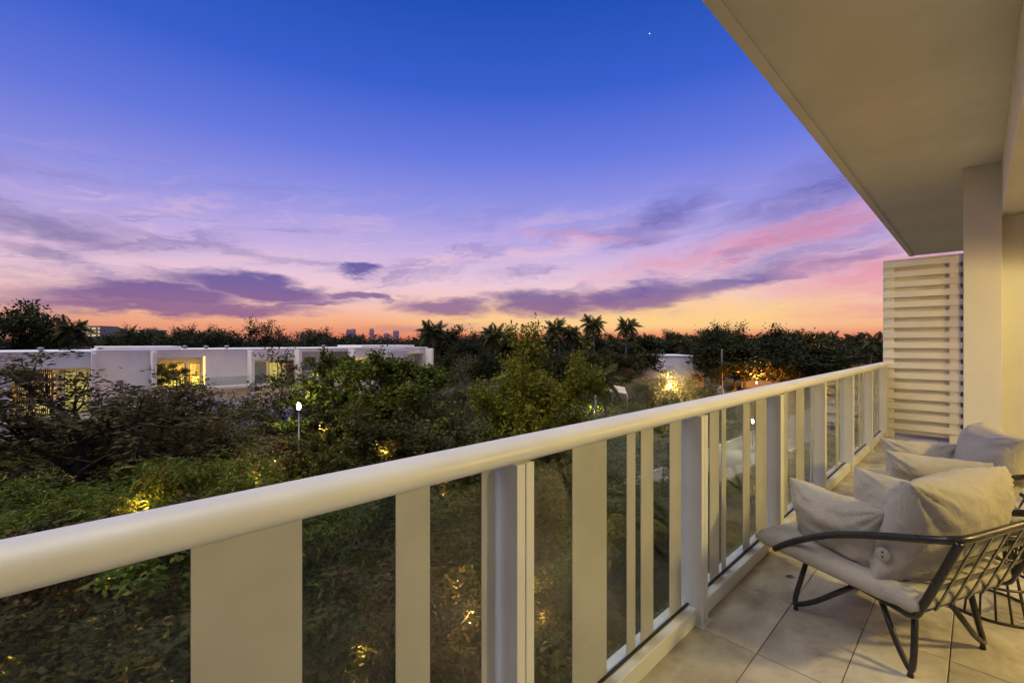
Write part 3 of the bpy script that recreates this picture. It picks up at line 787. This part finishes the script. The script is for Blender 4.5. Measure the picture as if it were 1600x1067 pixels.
K['open2'] = grow(23, trunk=.25, n1=9, n2=6, n3=4, per=34, leaf=(.15, .08), fuzz=.14, m='leaf_dark', up=.4, spread=.75)
K['leafy1'] = grow(31, trunk=.22, n1=9, n2=5, n3=4, per=80, leaf=(.25, .13), fuzz=.19, m='leaf_green', up=.35)
K['leafy2'] = grow(37, trunk=.22, n1=9, n2=5, n3=4, per=80, leaf=(.22, .12), fuzz=.18, m='leaf_dark', up=.3)
K['olive1'] = grow(42, trunk=.25, n1=10, n2=6, n3=5, per=80, leaf=(.20, .10), fuzz=.20, m='leaf_olive', droop=.1, up=.5)
K['feather2'] = grow(43, trunk=.22, n1=9, n2=6, n3=5, per=80, leaf=(.32, .055), fuzz=.22, m='leaf_green', droop=.4, up=.35)
K['grey1'] = grow(47, trunk=.25, n1=8, n2=5, n3=5, per=70, leaf=(.17, .05), fuzz=.30, m='leaf_grey', droop=.15, up=.35)
K['red1'] = grow(53, H=4.5, trunk=.15, n1=8, n2=5, n3=4, per=50, leaf=(.13, .08), fuzz=.20, m='leaf_red', up=.3, thin=.05)
K['shrub1'] = grow(59, H=3.2, trunk=.10, n1=9, n2=5, n3=4, per=60, leaf=(.15, .06), fuzz=.16, m='leaf_green', up=.3, thin=.04, spread=1.2)
K['far1'] = grow(61, H=11, trunk=.22, n1=9, n2=5, n3=4, per=36, leaf=(.42, .26), fuzz=.55, m='leaf_far', up=.3, thin=.14, sub=3)
K['far2'] = grow(67, H=11, trunk=.20, n1=9, n2=5, n3=4, per=36, leaf=(.42, .24), fuzz=.60, m='leaf_far', up=.2, thin=.14, spread=1.15, sub=3)
K['far3'] = grow(71, H=11, trunk=.30, n1=7, n2=4, n3=4, per=24, leaf=(.36, .20), fuzz=.42, m='leaf_far', up=.5, thin=.13, sub=3)
def tree(kind, px, ytop, D, label, wpx=None, group=None, name='tree', base=GZ, rot=None, hcap=None):
    T = K[kind]; p = at_d(px, ytop, D); h = p.z-base
    s = h/T.H; sw = s if wpx is None else max(.55*s, min(2.2*s, wpx/F*D/T.W))
    t = thing(name, label, 'tree' if name == 'tree' else 'shrub', (p.x, p.y, base), (px*1.37+D) % 6.28 if rot is None else rot, group, (sw, sw, s))
    link('trunk', T.trunk, t); link('crown', T.crown, t)
    return t
def near(px):
    for lim, txt in ((60, 'by the brown-slatted townhouse, left of its palm'), (150, 'by the brown-slatted townhouse'), (250, 'by the blank wall beside the orange windows'), (330, 'by the orange windows'),
            (465, 'by the cedar-boarded end of the white townhouse'), (545, 'by the taupe-bay townhouse'), (640, 'under the far towers'), (720, 'beside the shaggy palm at the row end'), (800, 'left of the yellow-green tree'),
            (880, 'by the yellow-green tree'), (950, 'round the first tall coconut palm'), (1030, 'round the second tall coconut palm'), (1095, 'by the white block'), (1180, 'by the utility pole'), (1250, 'by the big dark street trees')):
        if px < lim: return txt
    return 'by the glowing orange tree'
LOOK = {'leafy1': 'green leafy', 'leafy2': 'dark leafy', 'open1': 'bronze open-crowned', 'open2': 'sparse dark', 'feather2': 'feathery green', 'grey1': 'grey-green', 'far1': 'rounded', 'far2': 'broad', 'far3': 'thin-crowned'}
# --- trees in the garden, nearest first
tree('open1', 150, 556, 19, 'open bronze-leaved tree with dark bare boughs before the brown-slatted townhouse', 380, rot=.6)
tree('open2', 398, 536, 25, 'slim sparse dark tree before the townhouse with orange windows', 190, rot=2.0)
tree('leafy1', 592, 556, 25, 'leafy green tree before the taupe-bay townhouse', 250, rot=1.0)
tree('olive1', 828, 516, 19, 'tall yellow-green tree rising to the skyline', 185, rot=.3)
tree('grey1', 735, 566, 26, 'muted grey-green tree beside the yellow-green tree', 170, rot=4.0)
tree('open2', 305, 604, 22, 'sparse dark tree under the orange windows', 240, rot=5.1)
tree('feather2', 50, 775, 13, 'feathery dark green tree under the open bronze-leaved tree', 260, rot=1.5)
tree('feather2', 320, 715, 13, 'feathery green tree at the railing, right of the open bronze-leaved tree', 260, rot=3.3)
tree('leafy2', 540, 640, 19, 'dark leafy tree behind the white railing, by the lit post lantern', 150, rot=.2)
tree('leafy2', 640, 640, 17, 'dark leafy tree between the yellow-green tree and the taupe-bay townhouse', 230, rot=2.7)
tree('red1', 500, 655, 27, 'small tree with reddish blossom beside the lit post lantern', 150, rot=1.1)
tree('red1', 425, 690, 22, 'low red-brown tree at the foot of the sparse dark tree', 160, rot=4.4)
tree('grey1', 690, 655, 19, 'grey-green tree low behind the handrail', 160, rot=5.5)
tree('grey1', 1020, 580, 50, 'airy tree lit golden from inside by a street lamp', 150, rot=2.2)
tree('grey1', 1068, 586, 52.5, 'airy tree on the other side of the golden street lamp, before the white block', 120, rot=.4)
for k, px, yt, D, wp, lb in [('open1', 225, 585, 22, 210, 'bronze open-crowned tree between the brown-slatted and the orange-windowed townhouses'),
        ('leafy1', 515, 552, 29, 120, 'green leafy tree right before the dark slats of the taupe bay'), ('leafy1', 645, 568, 27, 170, 'green leafy tree hiding the end of the townhouse row')]:
    tree(k, px, yt, D, lb, wp)
MG = 'dense trees standing before the townhouse row'
for k, px, yt, D, wp in [('leafy1', 20, 690, 27, 190), ('grey1', 100, 668, 31, 150), ('grey1', 205, 640, 30, 150), ('leafy2', 265, 640, 27, 170), ('leafy1', 345, 640, 28, 170), ('grey1', 440, 655, 30, 120), ('leafy1', 560, 620, 29, 200), ('leafy1', 660, 596, 33, 130), ('open1', 385, 655, 19, 230), ('leafy2', 480, 700, 22, 180), ('feather2', 340, 712, 18, 260)]:
    tree(k, px, yt, D, LOOK[k]+' bushy tree standing before the townhouses, '+near(px), wp, MG)
NG = 'dark garden trees seen through the railing glass'
for i, (k, px, yt, D, wp) in enumerate([('leafy2', 120, 800, 10.5, 420), ('open1', 20, 860, 9, 420), ('leafy1', 330, 800, 11, 380), ('feather2', 500, 790, 10.5, 330),
        ('leafy2', 650, 750, 11.5, 330), ('open1', 700, 830, 9.5, 320), ('leafy2', 820, 730, 12.5, 300), ('feather2', 930, 740, 13, 260), ('open2', 1010, 690, 17, 220),
        ('leafy2', 560, 900, 8.5, 330), ('leafy2', 240, 930, 8.5, 420), ('grey1', 880, 860, 10.5, 280), ('leafy1', 780, 680, 17, 240), ('leafy2', 210, 735, 16, 300)]):
    tree(k, px, yt, D, LOOK[k]+' garden tree growing close below the balcony railing', wp, NG)
for i, (px, yt, D, wp) in enumerate([(470, 930, 11, 240), (700, 960, 11, 200), (960, 940, 12, 160), (1040, 820, 16, 140), (90, 980, 10.5, 240), (1090, 740, 24, 120)]):
    tree('shrub1', px, yt, D, 'low green shrub in the garden under the railing', wp, 'garden shrubs', 'shrub')
# --- dark trees along the street to the right
DS = 'big dark round-crowned trees by the street'
for k, px, yt, D, wp in [('far2', 1120, 511, 105, 100), ('far1', 1150, 545, 88, 120), ('far2', 1205, 540, 82, 130), ('far1', 1262, 556, 92, 90), ('far2', 1108, 556, 84, 50), ('far1', 1190, 520, 120, 110), ('far3', 1240, 526, 130, 90), ('far2', 1128, 509, 90, 95), ('far1', 1165, 530, 86, 150), ('far2', 1222, 534, 85, 170), ('far1', 1268, 542, 84, 130)]:
    tree(k, px, yt, D, 'big '+LOOK[k]+' dark street tree '+near(px), wp, DS)
tree('leafy1', 1304, 556, 95, 'round tree glowing orange from a street lamp within', 60, rot=1)
rd = random.Random(77)
for px in range(1290, 1420, 26):
    kk = rd.choice(('far1', 'far2', 'far3'))
    tree(kk, px, rd.uniform(527, 545), rd.uniform(85, 150), LOOK[kk]+' dark far tree between the glowing orange tree and the screen', 70, 'far trees behind the glowing tree')
KIND = {'far1': 'rounded', 'far2': 'broad', 'far3': 'thin-crowned'}
# --- tree belt behind the townhouses and along the skyline
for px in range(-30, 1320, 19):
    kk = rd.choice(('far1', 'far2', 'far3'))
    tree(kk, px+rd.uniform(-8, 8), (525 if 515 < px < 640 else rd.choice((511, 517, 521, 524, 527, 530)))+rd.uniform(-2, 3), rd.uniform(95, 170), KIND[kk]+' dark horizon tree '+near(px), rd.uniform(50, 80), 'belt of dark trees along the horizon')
for px in range(690, 1010, 24):
    kk = rd.choice(('far1', 'far2'))
    tree(kk, px+rd.uniform(-8, 8), rd.uniform(540, 560), rd.uniform(60, 85), LOOK[kk]+' dark middle-ground tree '+near(px), rd.uniform(50, 90), 'middle ground trees')
tree('far1', 30, 472, 72, 'tall dark tree rising above the brown-slatted townhouse', 120, rot=2)
tree('far3', 85, 492, 76, 'dark tree beside the tall tree above the brown-slatted townhouse', 60, rot=3)
tree('far3', 411, 500, 110, 'spindly tree poking above the horizon belt behind the sparse dark tree', 55, rot=3)

# --- palms: every frond its own piece
def frond_mesh(seed, L, sag, nl, m):
    rs = np.random.RandomState(seed); mb = MB(); pts = []
    for i in range(9):
        t = i/8; pts.append(Vector((L*t*(1-.22*sag*t), 0, L*(.25*t-sag*.75*t*t))))
    mb.tube(pts, [.03*(1-.85*i/8)+.004 for i in range(9)], 4, False)
    V = []
    for i in range(nl):
        t = .12+.88*i/(nl-1); j = min(int(t*8), 7); p = pts[j].lerp(pts[j+1], t*8-j)
        tg = (pts[j+1]-pts[j]).normalized(); ln = L*.34*math.sin(math.pi*min(1, .18+t*.86))+.05
        for s in (1, -1):
            d = Vector((tg.x*.5, s*.8, tg.z*.5-.35-rs.uniform(0, .45))).normalized()*ln*rs.uniform(.85, 1.1)
            wd = tg*L*.020
            V.append([p-wd, p+d*.5-wd*1.1, p+d, p+d*.45+wd*1.2])
    for q in V: mb.add(q, [(0, 1, 2, 3)])
    me = bpy.data.meshes.new('frond'); me.from_pydata(mb.v, [], mb.f); me.materials.append(m)
    at = me.attributes.new('tint', 'FLOAT', 'FACE'); at.data.foreach_set('value', rs.uniform(0, 1, len(me.polygons)).astype(np.float32))
    return me
FR = [frond_mesh(1, 2.7, .85, 32, M['leaf_palm']), frond_mesh(2, 2.7, 1.1, 32, M['leaf_palm']), frond_mesh(3, 2.5, .5, 28, M['leaf_palm'])]
def palm(px, ytop, D, label, size=1.0, n=26, seed=0, base=GZ, group='palms along the skyline'):
    p = at_d(px, ytop, D); rr = random.Random(seed+int(px)); top = p.z-1.35*size; h = top-base
    t = thing('palm_tree', label, 'palm', (p.x, p.y, base), rr.uniform(0, 6), group)
    b = rr.choice((-1, 1))*rr.uniform(.3, 1.3)
    pts = [(b*(1-((k-3)/3)**2)*.8, 0, h*k/6) for k in range(7)]; pts[0] = (0, 0, -.2); x0 = pts[6][0]
    obj('trunk', MB().tube(pts, [.2*size, .16*size, .14*size, .13*size, .125*size, .12*size, .14*size], 8), M['palm_bark'], t)
    for k in range(n):
        f = k/n; pit = R(95-150*f+rr.uniform(-10, 10)); me = FR[2] if f < .25 else FR[0] if f < .6 else FR[1]
        link('frond', me, t, loc=(x0, 0, h), rot=(rr.uniform(-.2, .2), -pit*.62, 2.4*k+rr.uniform(-.2, .2)), scale=(size*rr.uniform(.72, 1.0),)*3)
    return t
palm(926, 491, 92, 'tall coconut palm, first of the pair against the yellow glow', 1.5, 28, 1)
palm(980, 496, 92, 'tall coconut palm, second of the pair against the yellow glow', 1.45, 28, 2)
palm(676, 500, 82, 'shaggy palm behind the end of the townhouse row', 1.75, 28, 3)
palm(771, 506, 84, 'shaggy palm to the left of the yellow-green tree', 1.6, 28, 4)
palm(868, 500, 88, 'palm just right of the yellow-green tree top', 1.4, 28, 5)
palm(893, 508, 90, 'lower palm next to the yellow-green tree and the tall pair', 1.3, 28, 6)
palm(112, 497, 72, 'palm rising behind the brown-slatted townhouse', 1.5, 28, 7)
for px, yt, D in [(200, 510, 110), (250, 516, 120), (318, 513, 115), (560, 521, 140), (1015, 520, 130), (1064, 520, 120), (1226, 518, 115), (1284, 517, 120), (1298, 519, 118), (1000, 528, 110), (960, 524, 105)]:
    palm(px, yt, D, 'small distant palm '+near(px), 1.5, 15, 8)
palm(1367, 517, 78, 'palm next to the slatted privacy screen, beyond the railing end', 1.25, 18, 9)
palm(936, 567, 36, 'young palm with a pale trunk under the tall coconut pair', 1.05, 22, 10)
# ball tree on house B's terrace
bt_ = at_x(262, 606, HX+.8)
tree('shrub1', 262, 567, (Vector(bt_)-EYE).dot(FW), 'round potted tree silhouetted against the orange windows', 42, None, 'shrub', base=bt_.z, rot=0)

# --- far wood, uncountable
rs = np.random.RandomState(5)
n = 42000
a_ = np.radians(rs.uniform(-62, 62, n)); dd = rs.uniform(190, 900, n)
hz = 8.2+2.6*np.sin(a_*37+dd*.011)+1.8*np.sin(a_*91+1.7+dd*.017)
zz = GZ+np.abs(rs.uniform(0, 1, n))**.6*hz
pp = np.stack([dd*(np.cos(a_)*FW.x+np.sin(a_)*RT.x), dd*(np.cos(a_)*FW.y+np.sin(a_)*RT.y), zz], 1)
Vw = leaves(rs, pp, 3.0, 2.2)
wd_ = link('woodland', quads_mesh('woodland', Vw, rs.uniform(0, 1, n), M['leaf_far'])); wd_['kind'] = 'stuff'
tag(wd_, 'far-off dark woodland along the horizon', 'woodland')
# garden ground cover
n = 26000
X = rs.uniform(-50, -2.5, n); Y = rs.uniform(-12, 88, n)
keep = ~((X > -17) & (X < -11)); X, Y = X[keep], Y[keep]
gz = GZ+rs.uniform(0, .8, len(X))*(.4+.6*(np.sin(X*.7)*np.cos(Y*.5) > 0))
Vg = leaves(rs, np.stack([X, Y, gz], 1), .55, .24, -.3)
gc = link('ground_cover', quads_mesh('ground_cover', Vg, rs.uniform(0, 1, len(X)), M['hedge'])); gc['kind'] = 'stuff'
tag(gc, 'low leafy ground cover under the garden trees', 'plants')
# clipped hedges along the driveway
def hedge(x0, x1, y0, y1, h, label):
    n = int((y1-y0)*900); q = np.stack([rs.uniform(x0, x1, n), rs.uniform(y0, y1, n), GZ+h*rs.uniform(0, 1, n)**.5], 1)
    t = thing('hedge', label, 'hedge', ((x0+x1)/2, (y0+y1)/2, GZ), group='clipped hedges along the driveway')
    Vq = leaves(rs, q-np.array([(x0+x1)/2, (y0+y1)/2, GZ]), .16, .08)
    link('foliage', quads_mesh('foliage', Vq, rs.uniform(0, 1, n), M['hedge']), t)
    obj('stems', MB().box(-(x1-x0)*.4, (x1-x0)*.4, -(y1-y0)*.49, (y1-y0)*.49, 0, h*.8), M['bark'], t)
hedge(-18.4, -17.2, 36, 48, 1.1, 'bright clipped hedge on the far side of the driveway')
hedge(-10.9, -9.8, 24, 36, 1.0, 'clipped hedge on the near side of the driveway')

# ------------------------------------------------------------------ lamps in the garden and street
def lantern(px, py, Z, label, power, col, bulb, group=None):
    p = at_z(px, py, Z); h = Z-GZ
    t = thing('post_lantern', label, 'lamp', (p.x, p.y, GZ), group=group)
    obj('post', MB().tube([(0, 0, -.05), (0, 0, h-.22)], .03, 10), M['alu'], t)
    obj('base', MB().lathe([(.12, 0), (.12, .1), (.06, .2)], 12), M['white_metal'], t)
    hd = MB().lathe([(.05, h-.24), (.13, h-.2), (.13, h-.18), (.05, h-.17)], 12)
    hd.lathe([(.12, h+.065), (.115, h+.085), (.03, h+.15)], 12)
    obj('lantern_head', hd, M['alu'], t)
    obj('globe', MB().lathe([(.04, h-.165), (.085, h-.12), (.095, h-.02), (.085, h+.06)], 14), bulb, t)
    lamp('lamp_light', (0, 0, h+.28), power, col, t, .08)
lantern(467, 634, -1.75, 'lit white post lantern in the garden', 260, (1, .9, .65), M['bulb_white'])
lantern(1047, 603, -3.6, 'warm street lamp shining through the golden tree', 7000, (1, .66, .22), M['bulb_warm'])
lantern(1301, 566, -2.9, 'orange street lamp hidden in the glowing round tree', 45000, (1, .45, .08), M['bulb_orange'])
lantern(1176, 658, -5.6, 'bright lantern by the driveway seen through the railing', 1500, (1, .88, .5), M['bulb_white'])
bpy.context.view_layer.update()
dg = bpy.context.evaluated_depsgraph_get()
def tree_light(px, py, power):
    d = ray(px, py).normalized(); o = at_x(px, py, -1.6)
    hit, loc, *_ = sc.ray_cast(dg, o, d)
    p = (loc if hit else o+d*8)+d*.35
    t = thing('tree_light', 'small amber lamp hung in the leaves of a garden tree', 'lamp', tuple(p), group='amber lamps hung in the garden trees')
    obj('housing', MB().lathe([(.03, .02), (.032, .03), (.03, .11), (.012, .13)], 12), M['iron'], t)
    obj('cord', MB().tube([(0, 0, .12), (.02, .01, .5), (.0, .03, .9)], .004, 5), M['gasket'], t)
    obj('bulb', MB().lathe([(.006, -.025), (.022, -.01), (.022, .015), (.012, .022)], 10), M['bulb_amber'], t)
    lamp('lamp_light', (0, 0, -.07), power, (1.0, .62, .17), t, .03)
for px, py, pw in [(575, 992, 34), (562, 1010, 14), (10, 1030, 40), (45, 985, 20), (738, 955, 20), (715, 905, 16), (842, 905, 22), (846, 955, 10), (960, 1000, 26), (222, 783, 45), (690, 770, 22), (405, 742, 30), (175, 905, 12), (255, 1000, 22), (985, 760, 20), (1040, 690, 26), (500, 665, 60), (430, 720, 40), (600, 700, 30), (120, 745, 26)]:
    tree_light(px, py, pw*(2.6 if py > 850 else 1.5))
lantern(1182, 598, -5.6, 'orange lamp under the dark street trees', 9000, (1, .36, .06), M['bulb_orange'])
def uplight(px, py, power, label, col=WARM):
    p = at_z(px, py, GZ+.22)
    t = thing('garden_spotlight', label, 'lamp', (p.x, p.y, GZ), group='garden spotlights among the trees')
    obj('stake', MB().tube([(0, 0, -.05), (0, 0, .12)], .012, 6), M['alu'], t)
    obj('housing', MB().lathe([(.03, .10), (.055, .13), (.065, .22), (.058, .22), (.05, .17)], 14), M['alu'], t)
    obj('lens', MB().lathe([(.002, .188), (.05, .186), (.05, .192), (.002, .196)], 14), M['bulb_warm'], t)
    lamp('lamp_light', (0, 0, .30), power, col, t, .05)
for px, py, p in [(1150, 760, 260), (930, 640, 200), (660, 690, 220), (480, 715, 200), (120, 760, 130), (360, 735, 160), (1215, 775, 120)]:
    uplight(px, py, p*3.5, 'small warm spotlight on the ground among the garden trees')

# ------------------------------------------------------------------ middle-distance buildings on the right
def block(name, label, px0, px1, ytop, D, w=9.0, m='house', roof='flat', win=0):
    a, b = at_d(px0, ytop, D), at_d(px1, ytop, D); L = (b-a).length; h = a.z-GZ
    t = thing(name, label, 'house', ((a.x+b.x)/2, (a.y+b.y)/2, GZ), math.atan2(RT.y, RT.x))
    obj('wall', MB().box(-L/2, L/2, 0, w, 0, h), M[m], t)
    if roof == 'flat': obj('roof', MB().box(-L/2-.15, L/2+.15, -.15, w+.15, h+.003, h+.22, .03), M['roofing'], t)
    else:
        rr = MB(); o = .6; e = h+2.0
        rr.add([(-L/2-o, -o, h), (L/2+o, -o, h), (L/2+o, w+o, h), (-L/2-o, w+o, h), (-L/2+w*.35, w/2, e), (L/2-w*.35, w/2, e)], [(0, 1, 5, 4), (1, 2, 5), (2, 3, 4, 5), (3, 0, 4), (3, 2, 1, 0)])
        ro = obj('roof', rr, M[roof], t)
    for i in range(win):
        x = -L/2+L*(i+.5)/win
        f = obj('window', MB().box(x-.6, x+.6, -.05, -.003, h-2.1, h-.8), M['alu'], t)
        obj('pane', MB().box(x-.54, x+.54, -.07, -.052, h-2.04, h-.86), M['pane'], f)
    return t
block('white_house', 'plain white windowless block behind the golden tree', 1037, 1082, 557, 88, 10)
block('tile_roofed_house', 'low house with brown tiled roof in front of the white block', 945, 1040, 590, 75, 8, 'taupe', 'tile_roof', 3)
block('tile_roofed_house', 'small house with brown tiled roof behind the young palm', 985, 1100, 585, 96, 8, 'taupe', 'tile_roof', 2)
block('flat_house', 'white flat-roofed house among the dark trees beyond the street', 1252, 1279, 545, 130, 12, 'house', 'flat', 3)
block('flat_house', 'pale grey house peeping out above the dark street trees', 1200, 1242, 538, 150, 12, 'house_grey', 'flat', 3)
p = at_d(953, 612, 50)
cp = thing('shade_canopy', 'tan sail canopy beside the young palm', 'canopy', (p.x, p.y, GZ), math.atan2(RT.y, RT.x))
z = p.z-GZ
obj('sail', MB().add([(-1.7, -1, z+.5), (1.6, -1.2, z-.1), (2.0, 1.6, z+.35), (-1.3, 1.8, z+.9), (.1, .3, z+.15), (-1.7, -1, z+.47), (1.6, -1.2, z-.13), (2.0, 1.6, z+.32), (-1.3, 1.8, z+.87), (.1, .3, z+.12)],
    [(0, 1, 4), (1, 2, 4), (2, 3, 4), (3, 0, 4), (6, 5, 9), (7, 6, 9), (8, 7, 9), (5, 8, 9), (0, 5, 6, 1), (1, 6, 7, 2), (2, 7, 8, 3), (3, 8, 5, 0)]), M['sand'], cp)
for x, y, e in ((-1.7, -1, .5), (1.6, -1.2, -.1), (2.0, 1.6, .35), (-1.3, 1.8, .9)): obj('post', MB().tube([(x, y, -.05), (x, y, z+e)], .05, 8), M['alu'], cp)
p = at_z(1183, 606, GZ)
ow = thing('garden_wall', 'low wall glowing orange under the dark street trees', 'wall', (p.x, p.y, GZ), math.atan2(RT.y, RT.x))
obj('wall', MB().box(-3.2, 3.2, 0, .25, 0, 1.6, .02), M['stucco'], ow); obj('coping', MB().box(-3.3, 3.3, -.06, .31, 1.603, 1.69, .015), M['kerb'], ow)
# utility pole and pentagon sign
p = at_z(1128, 617, GZ)
up_ = thing('utility_pole', 'bare timber utility pole before the dark street trees', 'pole', (p.x, p.y, GZ))
ph = (at_d(1126, 546, (Vector(p)-EYE).dot(FW)).z-GZ)
obj('shaft', MB().tube([(0, 0, -.2), (0, 0, ph*.5), (0, 0, ph)], [.19, .16, .13], 10), M['pole'], up_)
obj('cap', MB().lathe([(.135, ph), (.13, ph+.06), (.04, ph+.1)], 10), M['alu'], up_)
sg = thing('road_sign', 'pale pentagon road sign at the foot of the utility pole', 'sign', (p.x+.9, p.y-3.0, GZ), math.atan2(RT.y, RT.x)-.25)
obj('post', MB().tube([(0, .04, -.1), (0, .04, 1.7)], .035, 8), M['alu'], sg)
obj('plate', MB().prism([(-.62, .55), (.62, .55), (.62, 1.35), (0, 1.95), (-.62, 1.35)], 1, -.02, .0), M['house'], sg)
obj('plate_mark', MB().prism([(-.10, .75), (.16, .75), (.20, 1.2), (.05, 1.5), (-.12, 1.15)], 1, -.025, -.0205), M['taupe'], sg)

# ------------------------------------------------------------------ far skyline
FS = 'far towers on the skyline'
def tower(px0, px1, ytop, D, label, floors=14):
    a, b = at_d(px0, ytop, D), at_d(px1, ytop, D); L = (b-a).length; h = a.z-GZ
    t = thing('tower_block', label, 'tower', ((a.x+b.x)/2, (a.y+b.y)/2, GZ), math.atan2(RT.y, RT.x), FS)
    obj('wall', MB().box(-L/2, L/2, 0, L*.8, 0, h), M['tower'], t)
    wb = MB()
    for i in range(floors):
        z0 = h*(.2+.78*i/floors); wb.box(-L/2*.9, L/2*.9, -.6, -.1, z0, z0+h*.78/floors*.5)
    obj('window_bands', wb, M['tower_glass'], t)
    obj('plant_room', MB().box(-L/4, L/4, L*.2, L*.6, h+.01, h+4), M['tower'], t)
for px0, px1, yt in [(541, 546, 515), (547, 554, 514.5), (577, 583, 514), (600, 607, 521), (592, 597, 525), (614, 622, 517), (470, 474, 519), (480, 485, 520), (500, 506, 523), (560, 565, 524)]:
    tower(px0, px1, yt, 2600, 'slim far tower with haze-tinted walls above the trees')
def office(px0, px1, yt, D, label):
    a, b = at_d(px0, yt, D), at_d(px1, yt, D); L = (b-a).length; h = a.z-GZ
    t = thing('office_block', label, 'building', ((a.x+b.x)/2, (a.y+b.y)/2, GZ), math.atan2(RT.y, RT.x))
    obj('wall', MB().box(-L/2, L/2, 0, 20, 0, h), M['taupe'], t)
    for i in range(3):
        for j in range(8):
            x = -L/2+L*(j+.5)/8; z0 = h-3.2*(i+1)
            obj('window', MB().box(x-L/20, x+L/20, -.12, -.01, z0, z0+1.5), M['yellow_win'] if (i*3+j) % 3 else M['alu'], t)
office(131, 156, 509, 420, 'far office block with lit windows between the palms'); office(158, 171, 512, 430, 'far narrow grey block beside the lit office block'); office(212, 236, 515, 440, 'far low grey building above the orange-windowed townhouse')
